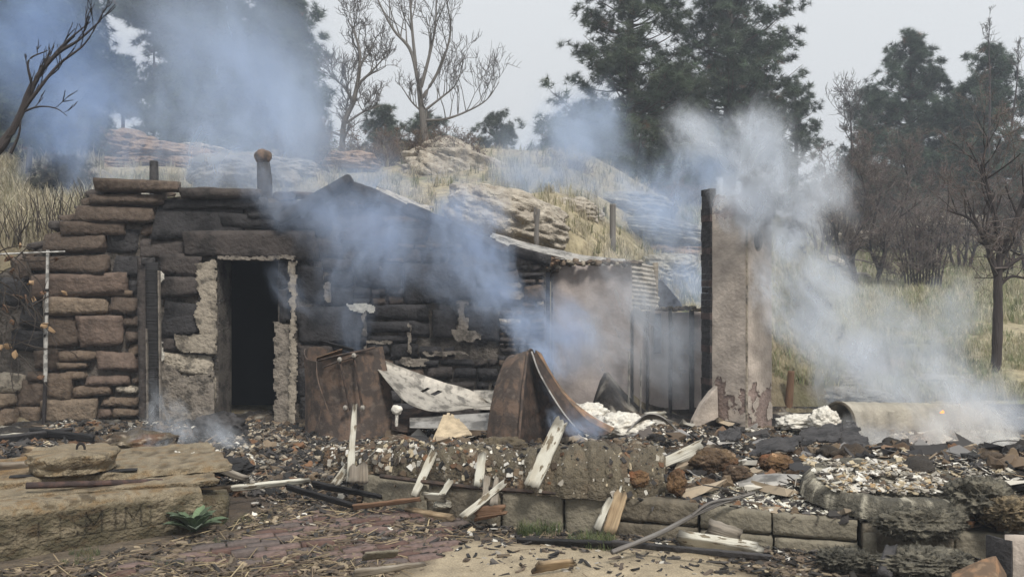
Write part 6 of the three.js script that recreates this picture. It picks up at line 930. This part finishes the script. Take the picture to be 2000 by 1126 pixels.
litter('ash_drift', 'dense white ash drift in front of the bent metal trough', 'ash', [chipGeo(4, 1.3, .16, .8)], 1700, (r) => { const x = 1.05 + r() * 0.95, f = track(FRONT, x), d = f + 0.06 + r() * 0.5; return [x, d, 0.9]; }, [[0.56, 0.53, 0.44], [0.50, 0.46, 0.36], [0.2, 0.18, 0.15], [0.08, 0.07, 0.06], [0.62, 0.60, 0.53]], 0.034, 22, 0.7, M.loose, 0.004);
litter('charcoal', ['black charcoal pieces scattered over the burnt ground', 'angular black char lumps among the debris', 'long black char splinters among the debris'], 'charcoal', [chipGeo(21, 1.2, .35, .8), chipGeo(6, 1.4, .22, .7), chipGeo(7, 3.2, .2, .35)], 9500, inDebris, [...charTones, [0.09, 0.082, 0.076]], 0.038, 24, 0.6);
litter('earth_rubble', ['brown earth crumbs over the debris', 'rusty brown lumps over the debris', 'thin brown bark like scraps over the debris'], 'rubble', [rockGeo(3), chipGeo(22, 1.3, .4, .8), chipGeo(9, 1.8, .16, .7)], 9500, inDebris, [...earthTones, ...charTones, [0.18, 0.135, 0.09]], 0.038, 25, 0.6);
litter('debris_chunks', ['large pale fragments lying about the debris', 'large dark fragments lying about the debris'], 'rubble', [chipGeo(11, 1.2, .22, .8), chipGeo(12, 1.5, .25, .9)], 620, rightD, [[0.45, 0.42, 0.36], [0.05, 0.045, 0.042], [0.12, 0.085, 0.055], [0.30, 0.24, 0.17], [0.035, 0.033, 0.033]], 0.12, 26, 0.45);
litter('splinters', ['charred splinters and thin sticks strewn through the debris', 'pale splintered lath pieces strewn through the debris'], 'splinters', [chipGeo(31, 9, .14, .2, 0.25), chipGeo(32, 6, .12, .35, 0.25)], 1500, inDebris, [[0.04, 0.036, 0.033], [0.08, 0.06, 0.045], [0.13, 0.1, 0.07], [0.36, 0.33, 0.28], [0.2, 0.15, 0.1]], 0.032, 28, 0.35);
litter('tin_scraps', 'bent grey and rusty tin scraps among the debris', 'scraps', [chipGeo(33, 2.2, .1, 1.3, 0.5)], 240, rightD, [[0.2, 0.19, 0.18], [0.1, 0.085, 0.075], [0.16, 0.1, 0.06], [0.32, 0.3, 0.27]], 0.07, 29, 0.6);
litter('dust_crumbs', 'fine grey brown crumbs filling the burnt ground', 'crumbs', [chipGeo(34, 1.2, .5, .9)], 16000, inDebris, [...earthTones, ...charTones, ...charTones, [0.2, 0.17, 0.13]], 0.016, 30, 0.5);
litter('burnt_blocks', ['dark brown burnt earth blocks heaped in the right half of the debris', 'crusty rust stained blocks heaped in the right half of the debris'], 'blocks', [(() => { const g = new THREE.IcosahedronGeometry(1, 5), p = g.attributes.position; for (let i = 0; i < p.count; i++) { const x = p.getX(i), y = p.getY(i), z = p.getZ(i), k = 1 + 0.7 * fbm(x * 1.5, y * 1.5, z * 1.5, 5); p.setXYZ(i, x * k * 1.2, y * k * 0.7, z * k); } return weld(g); })(), (() => { const g = new THREE.IcosahedronGeometry(1, 5), p = g.attributes.position; for (let i = 0; i < p.count; i++) { const x = p.getX(i), y = p.getY(i), z = p.getZ(i), k = 1 + 0.8 * fbm(x * 1.8 + 9, y * 1.8, z * 1.8, 5); p.setXYZ(i, x * k, y * k * 0.8, z * k * 1.1); } return weld(g); })()], 110, (r) => { const q = rightD(r); return q && q[0] > 0.6 && q[1] > track(FRONT, q[0]) + 0.22 ? q : null; }, [[0.06, 0.047, 0.034], [0.085, 0.062, 0.042], [0.12, 0.075, 0.042], [0.04, 0.034, 0.028]], 0.07, 36, 0.3, M.looseGrain);
litter('left_ash', 'tan ash and plaster crumbs heaped right of the doorway', 'ash', [chipGeo(13, 1, .3, .7), rockGeo(7)].slice(0, 1), 3200, (r) => { const d = 7.1 + r() * 3.1, x = (430 + r() * 260 - 1000) / FL * d; return [x, d]; }, [[0.33, 0.28, 0.21], [0.22, 0.185, 0.14], [0.15, 0.13, 0.105], [0.05, 0.046, 0.043], [0.035, 0.032, 0.03]], 0.036, 27, 0.6);
// litter on the path: bark mulch, straw, char
const onPath = (r) => { const d = 4.5 + r() * 2.7, x = -2.9 + r() * 6.3, f = track(FRONT, x); if (d > f - 0.02) return null; const sand = x > track([[4.4, -0.95], [5.6, -0.45], [6, -0.3]], d) && x < 1.3 && d < 5.75; if (sand && r() < 0.93) return null; if (x < track([[5, -3.2], [5.5, -2.45], [6.2, -1.9], [6.8, -1.7]], d)) return null; if (fbm(x * 1.3 + 4, d * 1.3, 5, 3) > 0.0 && r() < 0.55) return null; return [x, d]; };
litter('bark_mulch', ['brown bark chips scattered on the path', 'dark bark chips scattered on the path', 'flat pale wood chips scattered on the path'], 'mulch', [chipGeo(14, 2.4, .25, .6), chipGeo(15, 1.8, .3, .8), chipGeo(16, 2.2, .2, .7)], 5200, onPath, [[0.10, 0.073, 0.052], [0.065, 0.05, 0.038], [0.14, 0.105, 0.072], [0.23, 0.18, 0.12], [0.04, 0.035, 0.03]], 0.024, 31, 0.3);
litter('straw', 'dry straw and twigs scattered on the path', 'straw', [chipGeo(17, 7, .12, .16, 0.2)], 1500, (r) => { const q = onPath(r); return q && (q[0] < 0.2 || r() < 0.2) ? q : null; }, [[0.34, 0.27, 0.16], [0.23, 0.175, 0.105], [0.13, 0.095, 0.062]], 0.024, 32, 0.25);
litter('char_crumbs', 'black char crumbs scattered before the foundation', 'charcoal', [chipGeo(18, 1.8, .3, .6)], 2300, (r) => { const x = -1.9 + r() * 5, f = track(FRONT, x), d = f - 0.03 - Math.pow(r(), 1.8) * 0.95; return d > 4.5 ? [x, d] : null; }, [...charTones, [0.09, 0.08, 0.07], [0.13, 0.10, 0.075]], 0.024, 33, 0.5);
litter('pale_crumbs', 'small white flakes scattered before the foundation', 'ash', [chipGeo(19, 1.2, .2, .8)], 420, (r) => { const x = -1.9 + r() * 5, f = track(FRONT, x), d = f - 0.03 - Math.pow(r(), 1.4) * 1.0; return d > 4.5 ? [x, d] : null; }, ashTones, 0.026, 34, 0.4);
{ // ash on the tilted slab
  const r = rng(35), list = [], c = at(1745, 968, 5.75); for (let k = 0; k < 1900; k++) { const x = -0.42 + r() * 0.8, z = -0.12 + r() * 0.6, s = 0.008 + Math.pow(r(), 2.5) * 0.05, t = r() < 0.22 ? [0.09, 0.075, 0.06] : r() < 0.1 ? [0.3, 0.2, 0.1] : ashTones[Math.floor(r() * 5)], f = 0.7 + r() * .6; if (fbm(x * 5 + 3, z * 5, 2, 3) < -0.1) continue; list.push([mat4(V(c.x + x, c.y + 0.06 + z * 0.16 - x * 0.02 + r() * 0.015, c.z - z), (r() - .5), r() * 6, (r() - .5), s), col(t[0] * f, t[1] * f, t[2] * f)]); }
  tag(instanced('slab_ash', chipGeo(20, 1, .2, .7), M.loose, list), 'white ash flakes covering the top of the tilted burnt slab', 'ash');
}

{ // crumbs that lie on the earth rolls
  const r = rng(47), list = [], p = V(0, 0, 0), n = V(0, 0, 0), chip = chipGeo(23, 1.3, .25, .8);
  scene.children.filter((o) => o.name.startsWith('earth_roll')).forEach((o, k) => { const P = o.geometry.attributes.position, N = o.geometry.attributes.normal, many = [1300, 1400, 1500, 260, 200, 500][k]; for (let i = 0; i < many; i++) { const j = Math.floor(r() * P.count); n.fromBufferAttribute(N, j); if (n.y < 0.15) continue; p.fromBufferAttribute(P, j).add(o.position); const t = r() < 0.42 ? ashTones : r() < 0.5 ? charTones : earthTones, c = t[Math.floor(r() * t.length)], f = .6 + r() * .7, s = 0.007 + Math.pow(r(), 4) * 0.035; list.push([facing(p.clone().addScaledVector(n, s * 0.1), n.clone().add(V((r() - .5) * .7, 0, (r() - .5) * .7)).normalize(), r() * 6, s), col(c[0] * f, c[1] * f, c[2] * f)]); } });
  tag(instanced('roll_crumbs', chip, M.loose, list), 'ash and char crumbs sticking to the half round earth rolls', 'crumbs');
}
// ------------------------------------------------------------------ smoke: thin translucent wisps tumbling through each plume's volume
const tSmoke = tex(1024, (u, v) => { const U = (u * 2) % 1, Vv = (v * 2) % 1, k = Math.floor(u * 2) + 2 * Math.floor(v * 2), x = U * 2 - 1, y = Vv * 2 - 1, wx2 = 0.55 * fbm(x * 1.5 + k * 7, y * 1.5, 3, 3), wy2 = 0.55 * fbm(x * 1.5, y * 1.5 + k * 5, 8, 3), r = Math.hypot(x + wx2, y + wy2), n = fbm((x + wx2) * 2.2 + k * 9, (y + wy2) * 1.1, k, 6); const q = smooth(0.98, 0.0, r), a = clamp(Math.pow(q, 1.15) * (0.85 + 2.0 * n)) * smooth(1, 0.75, Math.hypot(x, y)); return [a, a, a]; });
const puffGeos = [0, 1, 2, 3].map((k) => { const g = new THREE.CircleGeometry(1, 14), p = g.attributes.position, uv = g.attributes.uv; for (let i = 0; i < p.count; i++) { const x = p.getX(i), y = p.getY(i); p.setZ(i, 0.13 * (x * x - y * y) + 0.06 * x); uv.setXY(i, ((x * 0.98 + 1) / 2 + (k % 2)) / 2, ((y * 0.98 + 1) / 2 + Math.floor(k / 2)) / 2); } g.computeVertexNormals(); return g; });
const smokeMat = (r, g, b, o) => new THREE.MeshPhysicalMaterial({ color: col(r, g, b), roughness: 1, transmission: 0.5, thickness: 0, specularIntensity: 0, transparent: true, opacity: o, alphaMap: tSmoke, side: DS, depthWrite: false });
const BLUE = smokeMat(0.62, 0.74, 0.95, 0.29), PALE = smokeMat(0.84, 0.89, 0.96, 0.29), WHITE = smokeMat(0.92, 0.92, 0.90, 0.29), DEEP = smokeMat(0.40, 0.56, 0.88, 0.29);
// blobs: [px, py, distance, radius across px, radius up px, depth m, count, puff size px]
function smoke(label, mat, blobs, seed, flow = 0.3) {
  const r = rng(seed), per = [[], [], [], []], ga = () => (r() + r() + r() - 1.5) / 1.5;
  blobs.forEach(([px, py, d, rx, ry, dz, n, s]) => { for (let k = 0; k < n; k++) { const dd = d + ga() * dz, p = at(px + ga() * rx, py + ga() * ry, dd), sz = s / FL * d * (0.55 + r() * 0.9); per[k % 4].push([mat4(p, (r() - .5) * 1.05, (r() - .5) * 1.15, (r() - .5) * 1.6 + flow, sz * (0.62 + r() * .3), sz * (1.0 + r() * .6), sz), (() => { const f = 0.88 + r() * 0.2; return col(f, f, f); })()]); } });
  const g = thing('smoke', label, 'smoke', per[0].length ? V(0, 0, -blobs[0][2]) : V(0, 0, 0)); g.userData.kind = 'stuff';
  per.forEach((l, k) => { if (l.length) instanced('wisps', puffGeos[k], mat, l, g); });
}
smoke('deep blue smoke veil over the pines in the upper left', DEEP, [[60, 110, 16, 180, 190, 1.6, 7, 190], [150, 230, 15, 130, 80, 1.4, 4, 130]], 1);
smoke('pale blue smoke drifting before the rounded pine mass', BLUE, [[450, 130, 15, 200, 170, 1.5, 6, 238], [520, 190, 15, 170, 110, 1.3, 4, 182], [400, 275, 14.5, 260, 50, 1.2, 4, 154], [600, 260, 14, 120, 80, 1.2, 2, 140]], 2);
smoke('blue smoke lying along the roof and the burnt wall top', BLUE, [[640, 410, 10.1, 220, 60, .12, 5, 112], [790, 440, 10.1, 200, 90, .12, 8, 118], [860, 410, 10.4, 150, 60, .3, 5, 106], [540, 380, 10.2, 50, 30, .2, 2, 56], [760, 580, 10.1, 240, 100, .1, 4, 140], [700, 345, 12.5, 180, 50, .8, 5, 106]], 3);
smoke('bright blue smoke streaming up from the ribbed tank half', BLUE, [[1064, 690, 9.2, 32, 40, .2, 9, 34], [1020, 630, 9.5, 44, 50, .25, 9, 48], [970, 560, 9.7, 50, 60, .3, 9, 56], [940, 490, 10.0, 110, 70, .3, 8, 76], [1120, 640, 9.8, 70, 110, .3, 9, 70], [1060, 750, 8.9, 26, 40, .15, 5, 30], [1140, 832, 8.1, 80, 24, .12, 9, 34]], 4);
smoke('hazy blue smoke in front of the plastered back wall', PALE, [[1190, 660, 10.7, 110, 120, .2, 6, 86], [1330, 690, 10.7, 110, 110, .15, 8, 86], [1250, 560, 11, 160, 70, .25, 4, 80]], 5);
smoke('blue smoke drifting over the hill and lower pines in the middle', BLUE, [[1130, 290, 17, 90, 120, 1.5, 10, 96], [1010, 370, 16, 220, 70, 1.4, 12, 110], [1180, 220, 18, 50, 60, .9, 6, 70], [1290, 400, 15.5, 180, 70, 1, 10, 100], [1390, 330, 14, 80, 90, 1, 8, 90], [1320, 540, 12.8, 90, 80, .6, 6, 84]], 6);
smoke('billowing grey white smoke rising from the chimney top', PALE, [[1420, 265, 10.0, 150, 60, .25, 16, 62], [1510, 330, 9.9, 120, 70, .22, 14, 66], [1340, 240, 10.1, 60, 30, .25, 6, 50], [1450, 405, 9.7, 76, 50, .12, 13, 54], [1455, 385, 9.55, 100, 44, .1, 9, 60], [1560, 410, 9.8, 80, 70, .2, 10, 64], [1630, 350, 10.1, 70, 70, .3, 6, 66]], 7);
smoke('white smoke column sinking down the right side of the chimney', PALE, [[1550, 470, 9.7, 56, 54, .18, 12, 58], [1580, 540, 9.7, 74, 64, .2, 13, 66], [1565, 620, 9.8, 90, 74, .2, 13, 72], [1620, 690, 9.8, 130, 64, .25, 13, 78], [1505, 560, 9.4, 34, 80, .08, 5, 50]], 8);
smoke('pale smoke spreading low over the field on the right', PALE, [[1720, 690, 10.8, 190, 54, .5, 13, 90], [1800, 760, 10.3, 190, 44, .4, 16, 84], [1930, 800, 9.6, 120, 36, .3, 11, 76], [1660, 610, 12.6, 120, 44, .6, 6, 90], [1830, 610, 14.5, 160, 36, .7, 8, 90]], 9);
smoke('thick white ground smoke around the small flames on the right', WHITE, [[1850, 838, 8.2, 140, 30, .18, 20, 50], [1780, 862, 7.9, 100, 20, .12, 13, 40], [1940, 858, 7.8, 90, 24, .12, 16, 46], [1700, 850, 8.3, 60, 30, .2, 9, 44]], 10);
smoke('faint steam rising from the charred heap before the doorway', PALE, [[330, 850, 8.6, 110, 22, .2, 9, 38], [290, 876, 8, 90, 18, .14, 6, 34], [440, 850, 8.6, 60, 30, .2, 6, 36], [320, 800, 9.6, 60, 36, .15, 4, 44]], 11);
{ // small flames
  const fm = new THREE.MeshStandardMaterial({ color: col(0.3, 0.1, 0.02), emissive: col(1, 0.28, 0.05), emissiveIntensity: 1.6, roughness: 1 });
  for (const [x, y, d, w, h, l] of [[1842, 888, 7.55, 26, 11, 'larger orange flame flickering at the near edge of the ground smoke'], [1840, 806, 8.8, 7, 5, 'tiny orange flame glimmering above the culvert pipe']]) {
    const t = thing('flame', l, 'flame', at(x, y, d)), g = sheet((u, v) => { const p = at(x + (u - .5) * w * Math.pow(1 - v, 0.6) + v * w * 0.3, y - v * h * (0.6 + 0.7 * Math.abs(noise(u * 5, 3))), d); p.z += 0.02 * Math.sin(u * 3.1); return p; }, 10, 6, 0.01);
    part('tongue', g, fm, t); const pl = new THREE.PointLight(new THREE.Color(1, 0.4, 0.1), 0.06); pl.castShadow = true; pl.name = 'flame_light'; pl.position.set(0, 0.05, 0.06); t.add(pl);
  }
}
renderer.render(scene, camera);
